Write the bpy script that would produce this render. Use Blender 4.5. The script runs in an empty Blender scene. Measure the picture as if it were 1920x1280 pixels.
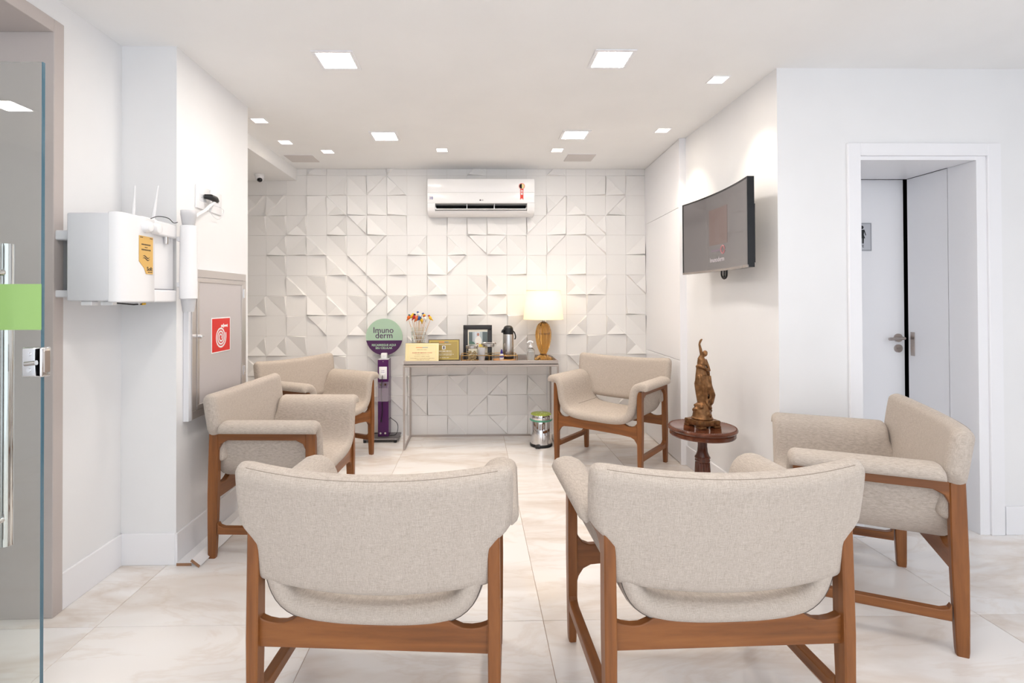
import bpy, bmesh, math, random
from mathutils import Vector, Matrix
random.seed(7)
S = bpy.context.scene
COL = S.collection
PI = math.pi
def R(d): return d * PI / 180

# ------------------------------------------------------------------ camera
cam_d = bpy.data.cameras.new('camera'); cam = bpy.data.objects.new('camera', cam_d); COL.objects.link(cam)
FPX, CX, CY, YAW, PITCH, ROLL, CH = 973.19, 906.28, 554.23, .01733, .00844, -.00375, 1.30415
cam_d.sensor_width = 36; cam_d.sensor_fit = 'HORIZONTAL'
cam_d.lens = FPX / 1920 * 36
cam_d.shift_x = (960 - CX) / 1920; cam_d.shift_y = -(640 - CY) / 1920
cam_d.clip_start = .02
_r = Vector((math.cos(YAW), -math.sin(YAW), 0))
_f = Vector((math.sin(YAW) * math.cos(PITCH), math.cos(YAW) * math.cos(PITCH), math.sin(PITCH)))
_u = _r.cross(_f)
_r2 = math.cos(ROLL) * _r + math.sin(ROLL) * _u; _u2 = -math.sin(ROLL) * _r + math.cos(ROLL) * _u
_m = Matrix((_r2, _u2, -_f)).transposed().to_4x4(); _m.translation = (0, 0, CH)
cam.matrix_world = _m
S.camera = cam

# ------------------------------------------------------------------ world, light levels, exposure
W = bpy.data.worlds.new('world'); S.world = W; W.use_nodes = True
W.node_tree.nodes['Background'].inputs[0].default_value = (.86, .92, 1.0, 1)
W.node_tree.nodes['Background'].inputs[1].default_value = 0.75      # daylight through the open shop front behind the camera
PANEL = 34.0        # emission of the ceiling panels
SPOT = 8.0         # watts of each small downlight
LAMP = 0.75          # watts of the table lamp bulb
S.view_settings.view_transform = 'Standard'; S.view_settings.look = 'None'
S.view_settings.gamma = 1; S.view_settings.use_curve_mapping = False
S.view_settings.exposure = 1.4

# ------------------------------------------------------------------ materials
def lin(c):
    c /= 255
    return c / 12.92 if c <= .04045 else ((c + .055) / 1.055) ** 2.4
def rgb(r, g, b): return (lin(r), lin(g), lin(b), 1)
MATS = {}
def mat(name, col, rough=.5, metal=0, trans=0, ior=1.45, emit=None, estr=0, coat=0, alpha=1, spec=.5, sheen=0, sss=0):
    m = bpy.data.materials.new(name); m.use_nodes = True
    b = m.node_tree.nodes['Principled BSDF']
    b.inputs['Base Color'].default_value = rgb(*col)
    b.inputs['Roughness'].default_value = rough; b.inputs['Metallic'].default_value = metal
    b.inputs['Transmission Weight'].default_value = trans; b.inputs['IOR'].default_value = ior
    b.inputs['Coat Weight'].default_value = coat; b.inputs['Specular IOR Level'].default_value = spec
    b.inputs['Sheen Weight'].default_value = sheen; b.inputs['Alpha'].default_value = alpha
    if emit: b.inputs['Emission Color'].default_value = rgb(*emit); b.inputs['Emission Strength'].default_value = estr
    MATS[name] = m
    return m
def nodes(m): return m.node_tree.nodes, m.node_tree.links, m.node_tree.nodes['Principled BSDF']
def coords(m, scale=(1, 1, 1), kind='Object', offset_random=False):
    N, L, b = nodes(m)
    t = N.new('ShaderNodeTexCoord'); mp = N.new('ShaderNodeMapping')
    mp.inputs['Scale'].default_value = scale
    L.new(t.outputs[kind], mp.inputs['Vector'])
    return mp.outputs['Vector']
def noise(m, vec, scale, detail=4, rough=.5, dist=0):
    N, L, b = nodes(m); n = N.new('ShaderNodeTexNoise')
    n.inputs['Scale'].default_value = scale; n.inputs['Detail'].default_value = detail
    n.inputs['Roughness'].default_value = rough; n.inputs['Distortion'].default_value = dist
    L.new(vec, n.inputs['Vector']); return n.outputs['Fac']
def ramp(m, fac, stops):
    N, L, b = nodes(m); r = N.new('ShaderNodeValToRGB')
    while len(r.color_ramp.elements) < len(stops): r.color_ramp.elements.new(.5)
    for e, (p, c) in zip(r.color_ramp.elements, stops): e.position = p; e.color = rgb(*c)
    L.new(fac, r.inputs['Fac']); return r.outputs['Color']
def bump(m, fac, strength, dist=.001):
    N, L, b = nodes(m); bp = N.new('ShaderNodeBump')
    bp.inputs['Strength'].default_value = strength; bp.inputs['Distance'].default_value = dist
    L.new(fac, bp.inputs['Height']); L.new(bp.outputs['Normal'], b.inputs['Normal'])
def mixc(m, fac, a, c, mode='MULTIPLY'):
    N, L, b = nodes(m); x = N.new('ShaderNodeMix'); x.data_type = 'RGBA'; x.blend_type = mode
    if isinstance(fac, float): x.inputs[0].default_value = fac
    else: L.new(fac, x.inputs[0])
    L.new(a, x.inputs[6]); L.new(c, x.inputs[7]); return x.outputs[2]
def setcol(m, c): nodes(m)[1].new(c, nodes(m)[2].inputs['Base Color'])

def paint(name, col, rough=.6):
    m = mat(name, col, rough, spec=.3); v = coords(m)
    n = noise(m, v, 2.2, 3); a = [max(0, x - 4) for x in col]
    setcol(m, ramp(m, n, [(.3, a), (.7, col)])); bump(m, noise(m, v, 180, 2), .05, .0006)
    return m
M_WALL = paint('wall_paint', (241, 241, 242))
M_CEIL = paint('ceiling_paint', (248, 248, 248), .8)
M_TRIMW = mat('white_lacquer', (243, 243, 246), .35)
M_TAUPE = paint('taupe_portal_paint', (196, 187, 183), .5)
M_TILE = mat('relief_tile_white', (240, 238, 236), .42)
M_GROUT = mat('tile_grout', (205, 200, 192), .9)
M_FGROUT = mat('floor_grout', (176, 150, 130), .9)

def marble():
    m = mat('polished_marble_tile', (236, 233, 229), .14, spec=.5)
    N, L, b = nodes(m)
    g = N.new('ShaderNodeNewGeometry'); oi = N.new('ShaderNodeObjectInfo')
    sc = N.new('ShaderNodeVectorMath'); sc.operation = 'SCALE'; sc.inputs['Scale'].default_value = 37.0
    cx = N.new('ShaderNodeCombineXYZ'); L.new(oi.outputs['Random'], cx.inputs['X']); L.new(oi.outputs['Random'], cx.inputs['Z'])
    L.new(cx.outputs['Vector'], sc.inputs['Vector'])
    add = N.new('ShaderNodeVectorMath'); add.operation = 'ADD'
    L.new(g.outputs['Position'], add.inputs[0]); L.new(sc.outputs['Vector'], add.inputs[1])
    mp = N.new('ShaderNodeMapping'); mp.inputs['Rotation'].default_value = (0, 0, R(-38)); mp.inputs['Scale'].default_value = (.55, 1.7, 1)
    L.new(add.outputs['Vector'], mp.inputs['Vector']); v = mp.outputs['Vector']
    n1 = noise(m, v, 1.0, 6, .5, .5)
    vein = ramp(m, n1, [(.44, (255, 255, 255)), (.495, (234, 225, 216)), (.506, (228, 217, 206)), (.56, (255, 255, 255))])
    n2 = noise(m, v, .8, 4, .5, .3)
    cloud = ramp(m, n2, [(.3, (243, 241, 240)), (.55, (238, 234, 231)), (.75, (244, 243, 243))])
    n3 = noise(m, v, 2.6, 6, .6, .8)
    fine = ramp(m, n3, [(.46, (255, 255, 255)), (.5, (246, 242, 238)), (.54, (255, 255, 255))])
    setcol(m, mixc(m, .75, mixc(m, .6, cloud, vein), fine))
    return m
M_MARBLE = marble()

def fabric():
    m = mat('linen_upholstery', (196, 184, 168), .95, spec=.15, sheen=.15)
    v1 = coords(m, (900, 60, 60)); v2 = coords(m, (60, 60, 900)); v3 = coords(m, (70, 700, 70))
    a = ramp(m, noise(m, v1, 1, 2), [(.3, (168, 156, 145)), (.7, (207, 197, 187))])
    c = ramp(m, noise(m, v2, 1, 2), [(.3, (170, 159, 149)), (.7, (205, 196, 187))])
    d = noise(m, v3, 1, 2)
    col = mixc(m, .5, a, c, 'MIX')
    spk = ramp(m, noise(m, coords(m), 420, 2), [(.35, (225, 218, 210)), (.62, (255, 255, 255))])
    setcol(m, mixc(m, .45, col, spk))
    bump(m, noise(m, coords(m), 700, 2), .12, .0008)
    return m
M_FAB = fabric()
M_SEAM = mat('thread_seam', (140, 128, 116), .9)
M_PIPE = mat('dark_piping_and_crease', (92, 84, 78), .9)

def wood(name, dark, mid, light, axis, rough=.42):
    m = mat(name, mid, rough, coat=.1)
    sc = [26, 26, 26]; sc[axis] = 2.2
    v = coords(m, sc)
    g = ramp(m, noise(m, v, 1, 6, .6, .4), [(.25, dark), (.5, mid), (.78, light)])
    setcol(m, g); bump(m, noise(m, v, 4, 3), .06, .001)
    return m
WD = ((102, 58, 24), (130, 78, 36), (152, 96, 48))
WX, WY, WZ = (wood('teak_grain_' + n, *WD, i) for i, n in enumerate(('across', 'deep', 'upright')))
M_MAHO = wood('polished_mahogany', (52, 24, 14), (84, 42, 26), (112, 60, 38), 2, .18)
M_MAHOX = wood('polished_mahogany_top', (66, 32, 20), (100, 54, 34), (126, 74, 48), 0, .14)
def bronze():
    m = mat('antique_bronze', (128, 92, 58), .38, .75)
    v = coords(m); setcol(m, ramp(m, noise(m, v, 38, 5), [(.3, (100, 70, 44)), (.55, (132, 94, 60)), (.75, (158, 118, 80))]))
    bump(m, noise(m, v, 160, 3), .3, .0015)
    return m
M_BRONZE = bronze()
M_STEEL = mat('brushed_steel', (196, 192, 188), .22, 1)
M_CHROME = mat('chrome', (225, 225, 226), .07, 1)
M_NICKEL = mat('satin_nickel', (182, 172, 166), .32, 1)
M_TAUPEM = mat('taupe_metal', (176, 166, 160), .4, .25)
M_TRAYIN = mat('tray_inside_taupe', (150, 140, 134), .3, .3)
M_ALU = mat('anodised_aluminium', (205, 200, 198), .3, .8)
M_DOORP = mat('grey_cabinet_panel', (198, 192, 192), .22, .1)
M_BLACK = mat('black_plastic', (22, 22, 24), .35)
M_DARK = mat('painted_dark', (6, 6, 7), .9)  # near-black colour painted in where an unlit hollow shows
M_GLOSSB = mat('gloss_black', (16, 16, 19), .12)
M_WPL = mat('white_plastic', (240, 240, 242), .25)
M_WPLD = mat('cool_white_plastic', (226, 227, 231), .35)
M_ACW = mat('aircon_white', (246, 245, 245), .18)
M_GREYP = mat('grey_vent', (214, 209, 207), .7)
M_PURPLE = mat('purple_lacquer', (84, 36, 92), .25)
M_PURPD = mat('purple_print', (76, 36, 82), .5)
M_MINT = mat('mint_print', (172, 200, 176), .5)
M_PRINTW = mat('white_print', (240, 240, 240), .6)
M_RED = mat('red_sign', (220, 38, 34), .4)
M_GOLDW = mat('gold_wire', (196, 160, 100), .25, .9)
M_CREAM = mat('cream_plaque', (240, 222, 172), .25, .15)
M_GOLDPL = mat('gold_plaque', (166, 142, 80), .3, .35)
M_GOLDLN = mat('bright_gold_line', (226, 202, 96), .3, .3)
M_INK = mat('brown_ink', (150, 110, 80), .6)
M_INKO = mat('orange_ink', (232, 140, 90), .6)
M_INKB = mat('blue_ink', (96, 120, 160), .6)
M_WALNUT = mat('dark_plaque_board', (60, 46, 40), .4)
M_GREEN = mat('green_glass_film', (158, 197, 120), .45)
M_LABEL = mat('amber_label', (226, 184, 106), .3, .2)
M_LIME = mat('lime_lid', (164, 178, 74), .4)
M_LINER = mat('mint_bin_liner', (96, 164, 136), .5)
M_ORANGE = mat('orange_paint', (226, 110, 40), .4); M_YELLOW = mat('yellow_paint', (238, 190, 44), .4)
M_BIRDR = mat('red_paint', (190, 44, 40), .4); M_BIRDB = mat('blue_paint', (50, 84, 150), .4); M_BIRDW = mat('white_paint', (232, 232, 226), .4)
M_STICK = mat('bamboo_stick', (206, 160, 110), .6)
M_BAMBOO = wood('bamboo_board', (160, 104, 50), (196, 138, 76), (216, 166, 104), 0, .5)
M_GRAINS = mat('oat_biscuits', (220, 196, 150), .8)
M_SUGAR = mat('white_cups', (232, 228, 226), .5)
M_NAVY = mat('violet_cap', (52, 38, 130), .35)
M_PAPER = mat('cream_paper', (238, 232, 216), .7)
M_PHOTOB = mat('photo_backdrop', (176, 186, 190), .5); M_PHOTOD = mat('photo_dark', (96, 108, 110), .5)
M_PHOTOG = mat('photo_green', (86, 118, 108), .5); M_COAT = mat('photo_white_coat', (232, 230, 224), .5); M_SKIN = mat('photo_skin', (184, 132, 112), .5)
def glass(name, col, rough=0, ior=1.45): return mat(name, col, rough, trans=1, ior=ior)
M_GLASS = glass('clear_glass', (250, 252, 252))
M_THING = mat('thin_clear_plastic', (236, 236, 238), .12, alpha=.32)
M_ACRYL = mat('clear_acrylic', (232, 226, 236), .08, alpha=.13)
M_JAR = glass('jar_glass', (250, 252, 252), 0, 1.2)
M_DOORG = glass('door_glass', (242, 246, 243), 0, 1.5)
M_GEDGE = mat('glass_edge', (66, 104, 122), .1, coat=.5)
M_AMBER = glass('amber_glass', (240, 184, 100), .02, 1.42)
M_VASE = glass('pressed_glass', (250, 252, 250), .02, 1.16)
M_LENS = glass('frosted_lens', (255, 255, 255), .4)
M_GLOW = mat('panel_diffuser', (255, 255, 255), .5, emit=(255, 247, 238), estr=PANEL)
M_BULB = mat('downlight_lens', (255, 255, 255), .5, emit=(255, 236, 208), estr=14)
def shade_mat():
    m = mat('linen_lamp_shade', (248, 242, 228), .9)
    N, L, b = nodes(m); t = N.new('ShaderNodeBsdfTranslucent'); t.inputs['Color'].default_value = rgb(252, 246, 232)
    mx = N.new('ShaderNodeMixShader'); mx.inputs[0].default_value = .55
    L.new(b.outputs[0], mx.inputs[1]); L.new(t.outputs[0], mx.inputs[2])
    L.new(mx.outputs[0], N['Material Output'].inputs['Surface'])
    return m
M_SHADE = shade_mat()

# ------------------------------------------------------------------ mesh helpers
class MB:
    def __init__(s): s.v = []; s.f = []; s.mi = []
    def add(s, vs, fs, mi=0):
        o = len(s.v); s.v += [tuple(x) for x in vs]; s.f += [tuple(i + o for i in f) for f in fs]; s.mi += [mi] * len(fs); return s
    def box(s, x0, x1, y0, y1, z0, z1, mi=0):
        vs = [(x, y, z) for z in (z0, z1) for y in (y0, y1) for x in (x0, x1)]
        return s.add(vs, [(0, 2, 3, 1), (4, 5, 7, 6), (0, 1, 5, 4), (2, 6, 7, 3), (0, 4, 6, 2), (1, 3, 7, 5)], mi)
    def rbox(s, x0, x1, y0, y1, z0, z1, r=.004, seg=2, mi=0):
        bm = bmesh.new(); bmesh.ops.create_cube(bm, size=1)
        for v in bm.verts: v.co = Vector(((x0 + x1) / 2 + v.co.x * (x1 - x0), (y0 + y1) / 2 + v.co.y * (y1 - y0), (z0 + z1) / 2 + v.co.z * (z1 - z0)))
        bmesh.ops.bevel(bm, geom=bm.edges[:], offset=r, segments=seg, profile=.5, affect='EDGES', clamp_overlap=True)
        bm.verts.index_update(); s.add([v.co for v in bm.verts], [[v.index for v in f.verts] for f in bm.faces], mi); bm.free(); return s
    def lathe(s, prof, n=32, c=(0, 0, 0), flute=None, mi=0):
        vs = []; fs = []
        for k, (r, z) in enumerate(prof):
            for i in range(n):
                a = 2 * PI * i / n; rr = r if not flute else r * flute(k, a)
                vs.append((c[0] + rr * math.cos(a), c[1] + rr * math.sin(a), c[2] + z))
        for k in range(len(prof) - 1):
            for i in range(n):
                j = (i + 1) % n; fs.append((k * n + i, k * n + j, (k + 1) * n + j, (k + 1) * n + i))
        if prof[0][0] > 1e-5: fs.append(tuple(range(n - 1, -1, -1)))
        if prof[-1][0] > 1e-5: fs.append(tuple((len(prof) - 1) * n + i for i in range(n)))
        return s.add(vs, fs, mi)
    def tube(s, pts, r, n=10, mi=0, cap=True):
        pts = [Vector(p) for p in pts]; m = len(pts); rs = r if isinstance(r, (list, tuple)) else [r] * m
        vs = []; fs = []; up = None
        for i, p in enumerate(pts):
            t = (pts[min(i + 1, m - 1)] - pts[max(i - 1, 0)]).normalized()
            if up is None: up = Vector((0, 0, 1)) if abs(t.z) < .9 else Vector((1, 0, 0))
            a = t.cross(up).normalized(); up = a.cross(t).normalized()
            for k in range(n):
                q = 2 * PI * k / n; vs.append(p + (a * math.cos(q) + up * math.sin(q)) * rs[i])
        for i in range(m - 1):
            for k in range(n):
                j = (k + 1) % n; fs.append((i * n + k, i * n + j, (i + 1) * n + j, (i + 1) * n + k))
        if cap: fs.append(tuple(range(n - 1, -1, -1))); fs.append(tuple((m - 1) * n + k for k in range(n)))
        return s.add(vs, fs, mi)
    def prism(s, poly, ax, a0, a1, mi=0):
        """extrude a 2D outline along axis ax (0 x, 1 y, 2 z)"""
        n = len(poly); vs = []
        for a in (a0, a1):
            for p in poly:
                q = list(p); q.insert(ax, a); vs.append(q)
        fs = [tuple(range(n)), tuple(range(2 * n - 1, n - 1, -1))]
        for i in range(n):
            j = (i + 1) % n; fs.append((i, i + n, j + n, j))
        return s.add(vs, fs, mi)
    def ell(s, c, r, n=16, m=10, rot=None, mi=0):
        vs = []; fs = []
        for k in range(m + 1):
            t = PI * k / m
            for i in range(n):
                a = 2 * PI * i / n; p = Vector((r[0] * math.sin(t) * math.cos(a), r[1] * math.sin(t) * math.sin(a), r[2] * math.cos(t)))
                if rot: p = rot @ p
                vs.append(p + Vector(c))
        for k in range(m):
            for i in range(n):
                j = (i + 1) % n; fs.append((k * n + i, (k + 1) * n + i, (k + 1) * n + j, k * n + j))
        return s.add(vs, fs, mi)
    def poly(s, pts, mi=0): return s.add(pts, [tuple(range(len(pts)))], mi)
def mesh_of(name, mb, mats, ang=35, weld=1e-5):
    me = bpy.data.meshes.new(name); me.from_pydata(mb.v, [], mb.f)
    for m in (mats if isinstance(mats, (list, tuple)) else [mats]): me.materials.append(m)
    me.polygons.foreach_set('material_index', mb.mi)
    bm = bmesh.new(); bm.from_mesh(me)
    bmesh.ops.remove_doubles(bm, verts=bm.verts[:], dist=weld)
    bmesh.ops.recalc_face_normals(bm, faces=bm.faces[:]); bm.to_mesh(me); bm.free()
    if ang:
        me.polygons.foreach_set('use_smooth', [True] * len(me.polygons)); me.set_sharp_from_angle(angle=R(ang))
    me.update(); return me
def obj(name, mb, mats, parent=None, ang=35, loc=None, rz=0, label=None):
    me = mb if isinstance(mb, bpy.types.Mesh) else mesh_of(name, mb, mats, ang)
    o = bpy.data.objects.new(name, me); COL.objects.link(o)
    if parent: o.parent = parent
    if loc: o.location = loc
    o.rotation_euler.z = rz
    if label: o['label'] = label
    return o
def tag(o, label, cat, group=None):
    o['label'] = label; o['category'] = cat
    if group: o['group'] = group
    return o
def thing(name, label, cat, loc=(0, 0, 0), rz=0, group=None):
    o = bpy.data.objects.new(name, None); COL.objects.link(o); o.location = loc; o.rotation_euler.z = rz; o.empty_display_size = .1
    return tag(o, label, cat, group)
def struct(name, mb=None, m=None, parent=None, label=None, ang=35):
    if mb is None: o = bpy.data.objects.new(name, None); COL.objects.link(o)
    else: o = obj(name, mb, m, parent, ang)
    if not parent: o['kind'] = 'structure'
    if label: o['label'] = label
    return o
def text(name, s, size, m, parent, loc, rot=(PI / 2, 0, 0), depth=.0004, align='CENTER', sx=1, bold=0):
    cu = bpy.data.curves.new(name, 'FONT'); cu.body = s; cu.size = size; cu.extrude = depth; cu.align_x = align; cu.align_y = 'CENTER'; cu.resolution_u = 3
    cu.offset = bold
    t = bpy.data.objects.new(name + '_tmp', cu); COL.objects.link(t)
    bpy.context.view_layer.update()
    me = bpy.data.meshes.new_from_object(t.evaluated_get(bpy.context.evaluated_depsgraph_get()))
    bpy.data.objects.remove(t); me.materials.clear(); me.materials.append(m)
    o = bpy.data.objects.new(name, me); COL.objects.link(o); o.parent = parent; o.location = loc; o.rotation_euler = rot; o.scale = (sx, 1, 1)
    return o
def smoothpath(pts, n=6):
    out = []; P = [Vector(p) for p in pts]
    for i in range(len(P) - 1):
        a, b, c, d = P[max(i - 1, 0)], P[i], P[i + 1], P[min(i + 2, len(P) - 1)]
        for k in range(n):
            t = k / n; out.append(.5 * ((2 * b) + (c - a) * t + (2 * a - 5 * b + 4 * c - d) * t * t + (3 * b - a - 3 * c + d) * t ** 3))
    out.append(P[-1]); return out
def disc(mb, c, r, n, axis='y', mi=0):
    pts = [(c[0] + r * math.cos(2 * PI * i / n), c[1], c[2] + r * math.sin(2 * PI * i / n)) for i in range(n)]
    return mb.poly(pts, mi)

# ------------------------------------------------------------------ dimensions of the room
ZC = 2.58; YB = 5.05; XR = 1.675; XP = -1.486; YP = 2.615; YPF = 3.43; XL = -1.757; YD = 2.83; XF = 3.6; YN = -1.6; XO = -3.7

# ------------------------------------------------------------------ floor
fl = struct('floor', MB().box(XO, XF + .2, YN, YB + .1, -.06, -.0025), M_FGROUT)
TW = .9; GX, GY = -1.5246, 2.1191
t_me = mesh_of('floor_tile', MB().rbox(-.449, .449, -.449, .449, -.02, 0, .0012, 1), M_MARBLE, 30)
for i in range(-3, 6):
    for j in range(-5, 4):
        x0, y0 = GX + i * TW, GY + j * TW
        if x0 + TW < XO or x0 > XF or y0 + TW < YN or y0 > YB: continue
        me = t_me; cx, cy = x0 + TW / 2, y0 + TW / 2
        if y0 + TW > YB:
            cy = y0; me = mesh_of('floor_tile', MB().rbox(-.449, .449, .001, YB - y0, -.02, 0, .0012, 1), M_MARBLE, 30)
        obj('floor_tile', me, None, fl, loc=(cx, cy, 0))

# ------------------------------------------------------------------ ceiling, walls
DOWN = [(1.42, 2.98), (1.425, 3.88), (-.27, 4.4), (.71, 4.4), (-1.25, 4.45), (-1.515, 4.19), (-1.515, 3.685)]
cm = MB(); HO = .047
gx = sorted({XO, XF + .2} | {x + d for x, y in DOWN for d in (-HO, HO)}); gy = sorted({YN, YB + .1} | {y + d for x, y in DOWN for d in (-HO, HO)})
for xa, xb in zip(gx, gx[1:]):
    for ya, yb in zip(gy, gy[1:]):
        if any(abs((xa + xb) / 2 - x) < HO and abs((ya + yb) / 2 - y) < HO for x, y in DOWN): continue
        cm.poly([(xa, ya, ZC), (xb, ya, ZC), (xb, yb, ZC), (xa, yb, ZC)])
cm.box(XO, XF + .2, YN, YB + .1, ZC + .08, ZC + .12)
struct('ceiling', cm, M_CEIL, ang=0)
struct('ceiling_drop', MB().box(-3.0, -1.715, YPF + .0, YB, 2.466, ZC), M_CEIL, label='dropped white ceiling box over the alcove')
struct('wall_left', MB().box(XL - .25, XL, 2.235, YP + .1, 0, ZC).box(XL - .25, XL, .8, 2.235, 2.475, ZC).box(XL - .25, XL, YN, .8, 0, ZC), M_WALL)
struct('wall_pier', MB().box(XL - .3, XP, YP, YPF, 0, ZC), M_WALL, label='white pier carrying the hose cabinet')
struct('wall_alcove', MB().box(-3.1, -3.0, YPF - .1, YB, 0, ZC).box(-3.0, XL - .3, YPF - .1, YPF, 0, ZC), M_WALL)
struct('wall_right', MB().box(XR, XR + .14, YD, YB, 0, ZC), M_WALL)
DX0, DX1, DZ = 2.13, 2.785, 2.07
struct('wall_facing', MB().box(XR + .14, DX0 - .005, YD, YD + .17, 0, ZC).box(DX1 + .005, XF, YD, YD + .17, 0, ZC).box(DX0 - .005, DX1 + .005, YD, YD + .17, DZ + .005, ZC), M_WALL)
struct('wall_outer', MB().box(XF, XF + .1, YN, YB, 0, ZC), M_WALL)
struct('wall_corridor', MB().box(XO - .1, XO, YN, YB, 0, ZC), M_WALL)
struct('wall_corridor_end', MB().box(XO, XL - .3, 3.2, 3.3, 0, ZC), M_TAUPE)
# baseboards
BH = .155
struct('baseboard_left', MB().rbox(XL, XL + .012, 2.235, YP - .002, 0, BH, .002, 1).rbox(XL + .0, XP - .0, YP - .012, YP, 0, BH, .002, 1), M_TRIMW)
struct('baseboard_pier', MB().rbox(XP, XP + .012, YP - .012, YPF, 0, BH, .002, 1), M_TRIMW)
struct('baseboard_right', MB().rbox(XR - .012, XR, YD, 4.07, 0, BH, .002, 1), M_TRIMW)
struct('baseboard_facing', MB().rbox(XR + .01, 2.055, YD - .012, YD, 0, BH, .002, 1).rbox(2.925, XF, YD - .012, YD, 0, BH, .002, 1), M_TRIMW)
# flush cupboard at the right of the tiled wall
CF = 1.64; XT = 1.674
cup = thing('built_in_cupboard', 'tall white flush cupboard built in beside the tiled wall', 'cupboard', (XT, YB, 0), R(-2.7))
obj('body', MB().box(.018, .055, -.955, -.001, 0, ZC - .001), M_TRIMW, cup)
for z0, z1 in ((.005, .8185), (.8215, 2.0335), (2.0365, ZC - .004)):
    obj('door', MB().rbox(0, .018, -.952, -.004, z0, z1, .0015, 1), M_TRIMW, cup)
obj('side_panel', MB().rbox(-.004, .075, -.98, -.955, 0, ZC - .001, .0015, 1), M_TRIMW, cup)

# ------------------------------------------------------------------ back wall with relief tiles
wb = struct('wall_back', MB().box(-3.0, XR + .14, YB + .001, YB + .1, 0, ZC), M_GROUT)
TS = .19375
MAP = [  # one row per tile course from the ceiling down, twenty tiles each; '.' flat, letter = relief, digit = corner
 ". . . A1 . . . A3 . . . A1 . . . A1 . . . .",
 ". . . . C1 C2 A3 A0 . . . . . . . . . C1 A0 C3",
 "A3 A3 . C3 A0 B0 B0 B0 . . . . . A0 . A3 A0 . A1 .",
 "C2 C2 A1 . A1 A2 B0 B2 . . C3 B0 B0 B2 A3 B1 C1 A2 C2 .",
 ". A1 C1 A0 B2 . A3 . A1 . A0 A2 A1 B2 . A3 . A2 . C1",
 ". B2 . . A0 A2 . A0 . B0 A3 . . B1 C2 . B1 . . B2",
 ". . A0 B2 . A2 A2 . . A0 . B2 A0 . . . A0 A1 . A2",
 "A1 B2 . B0 A0 B2 A3 A3 B3 . . A1 B1 . . . . B3 . C0",
 ". . C3 A2 . A1 . . . A1 . B3 . B3 B1 . A1 . A0 C2",
 "A1 A1 B2 . A1 . . . A0 . . . B1 A1 . . . B3 . A0",
 "A0 . . . B2 . A2 C3 . . . A1 . . . B3 A2 . . .",
 ". . A1 . . A0 . C2 B3 C3 A2 . A1 C1 A0 . . B2 . .",
 ". A0 . . . . A2 A2 A2 C0 . A1 C2 . A0 . . . A1 .",
 ". . B1 . A1 . . . . . A0 . A2 B1 . . B2 . . ."]
def tile_mesh(code, hgt=TS, cut=0):
    """one 3D tile: local x right, z up, y toward the wall; lies on a thin slab"""
    mb = MB(); s = TS; g = .0007; h = .032; sl = .006
    lo, hi, b0, b1 = g, s - g, g, hgt - g
    mb.box(lo, hi, -sl, 0, b0, b1)
    C = {0: (lo, lo), 1: (hi, lo), 2: (hi, hi), 3: (lo, hi)}
    if code != '.':
        k = int(code[1]); q = code[0]
        c, n1, n2, op = C[k], C[(k + 1) % 4], C[(k + 3) % 4], C[(k + 2) % 4]
        mid = ((lo + hi) / 2, (lo + hi) / 2)
        if q == 'A': base = [c, n1, n2]; rise = {1: h, 2: h}; 
        elif q == 'B': base = [c, n1, n2]; rise = {0: h * .9}
        else: base = [c, n1, op, n2]; rise = {0: h * .85}
        cen = (sum(p[0] for p in base) / len(base), sum(p[1] for p in base) / len(base))
        if q == 'A': cen = ((mid[0] + c[0]) / 2, (mid[1] + c[1]) / 2)
        low = [(p[0], -sl, p[1]) for p in base]; top = []
        for i, p in enumerate(base):
            hh = rise.get(i, .0006); d = Vector((cen[0] - p[0], cen[1] - p[1])); d.normalize()
            ins = hh * .62 if q == 'A' else hh * .5
            top.append((p[0] + d.x * ins, -sl - hh, p[1] + d.y * ins))
        n = len(base); vs = low + top; fs = []
        if q == 'A':
            d = (Vector(c) - Vector(mid)); d.normalize()
            vs.append((mid[0] + d.x * .004, -sl - .004, mid[1] + d.y * .004)); m = len(vs) - 1
            fs += [(n, n + 1, m), (n, m, n + 2), (0, 1, n + 1, n), (2, 0, n, n + 2), (1, 2, n + 2, m, n + 1)]
        else:
            fs += [tuple(range(n, 2 * n))] if q == 'B' else [(n, n + 1, n + 3), (n + 1, n + 2, n + 3)]
            fs += [(i, (i + 1) % n, (i + 1) % n + n, i + n) for i in range(n)]
        mb.add(vs, fs)
    return mb
def cliptop(mb, zmax):
    me = bpy.data.meshes.new('relief_tile'); me.from_pydata(mb.v, [], mb.f); bm = bmesh.new(); bm.from_mesh(me)
    bmesh.ops.bisect_plane(bm, geom=bm.verts[:] + bm.edges[:] + bm.faces[:], plane_co=(0, 0, zmax), plane_no=(0, 0, 1), clear_outer=True)
    bmesh.ops.recalc_face_normals(bm, faces=bm.faces[:]); bm.to_mesh(me); bm.free(); me.materials.append(M_TILE); return me
cache = {}
ZT0 = 2.516          # top of the first whole course
XT1 = XT      # right end of the tiling
for r, row in enumerate(MAP):
    cs = row.split()
    assert len(cs) == 20, (r, len(cs))
    z0 = ZT0 - r * TS
    if r == 13: pass
    for c in range(-2, 20):
        code = cs[c] if c >= 0 else random.choice(['.', 'A1', 'B0', '.'])
        x0 = XT1 - (20 - c) * TS
        if r == 0:
            if x0 + TS < -1.715: continue
            me = cliptop(tile_mesh(code), ZC - ZT0 - .001)
        else:
            if code not in cache: cache[code] = mesh_of('relief_tile', tile_mesh(code), M_TILE, 0)
            me = cache[code]
            if r == 1 and x0 + TS < -1.70:
                me = cliptop(tile_mesh(code), 2.465 - z0)
        if z0 < -.01: continue
        obj('relief_tile', me, None, wb, loc=(x0, YB, z0))
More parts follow.
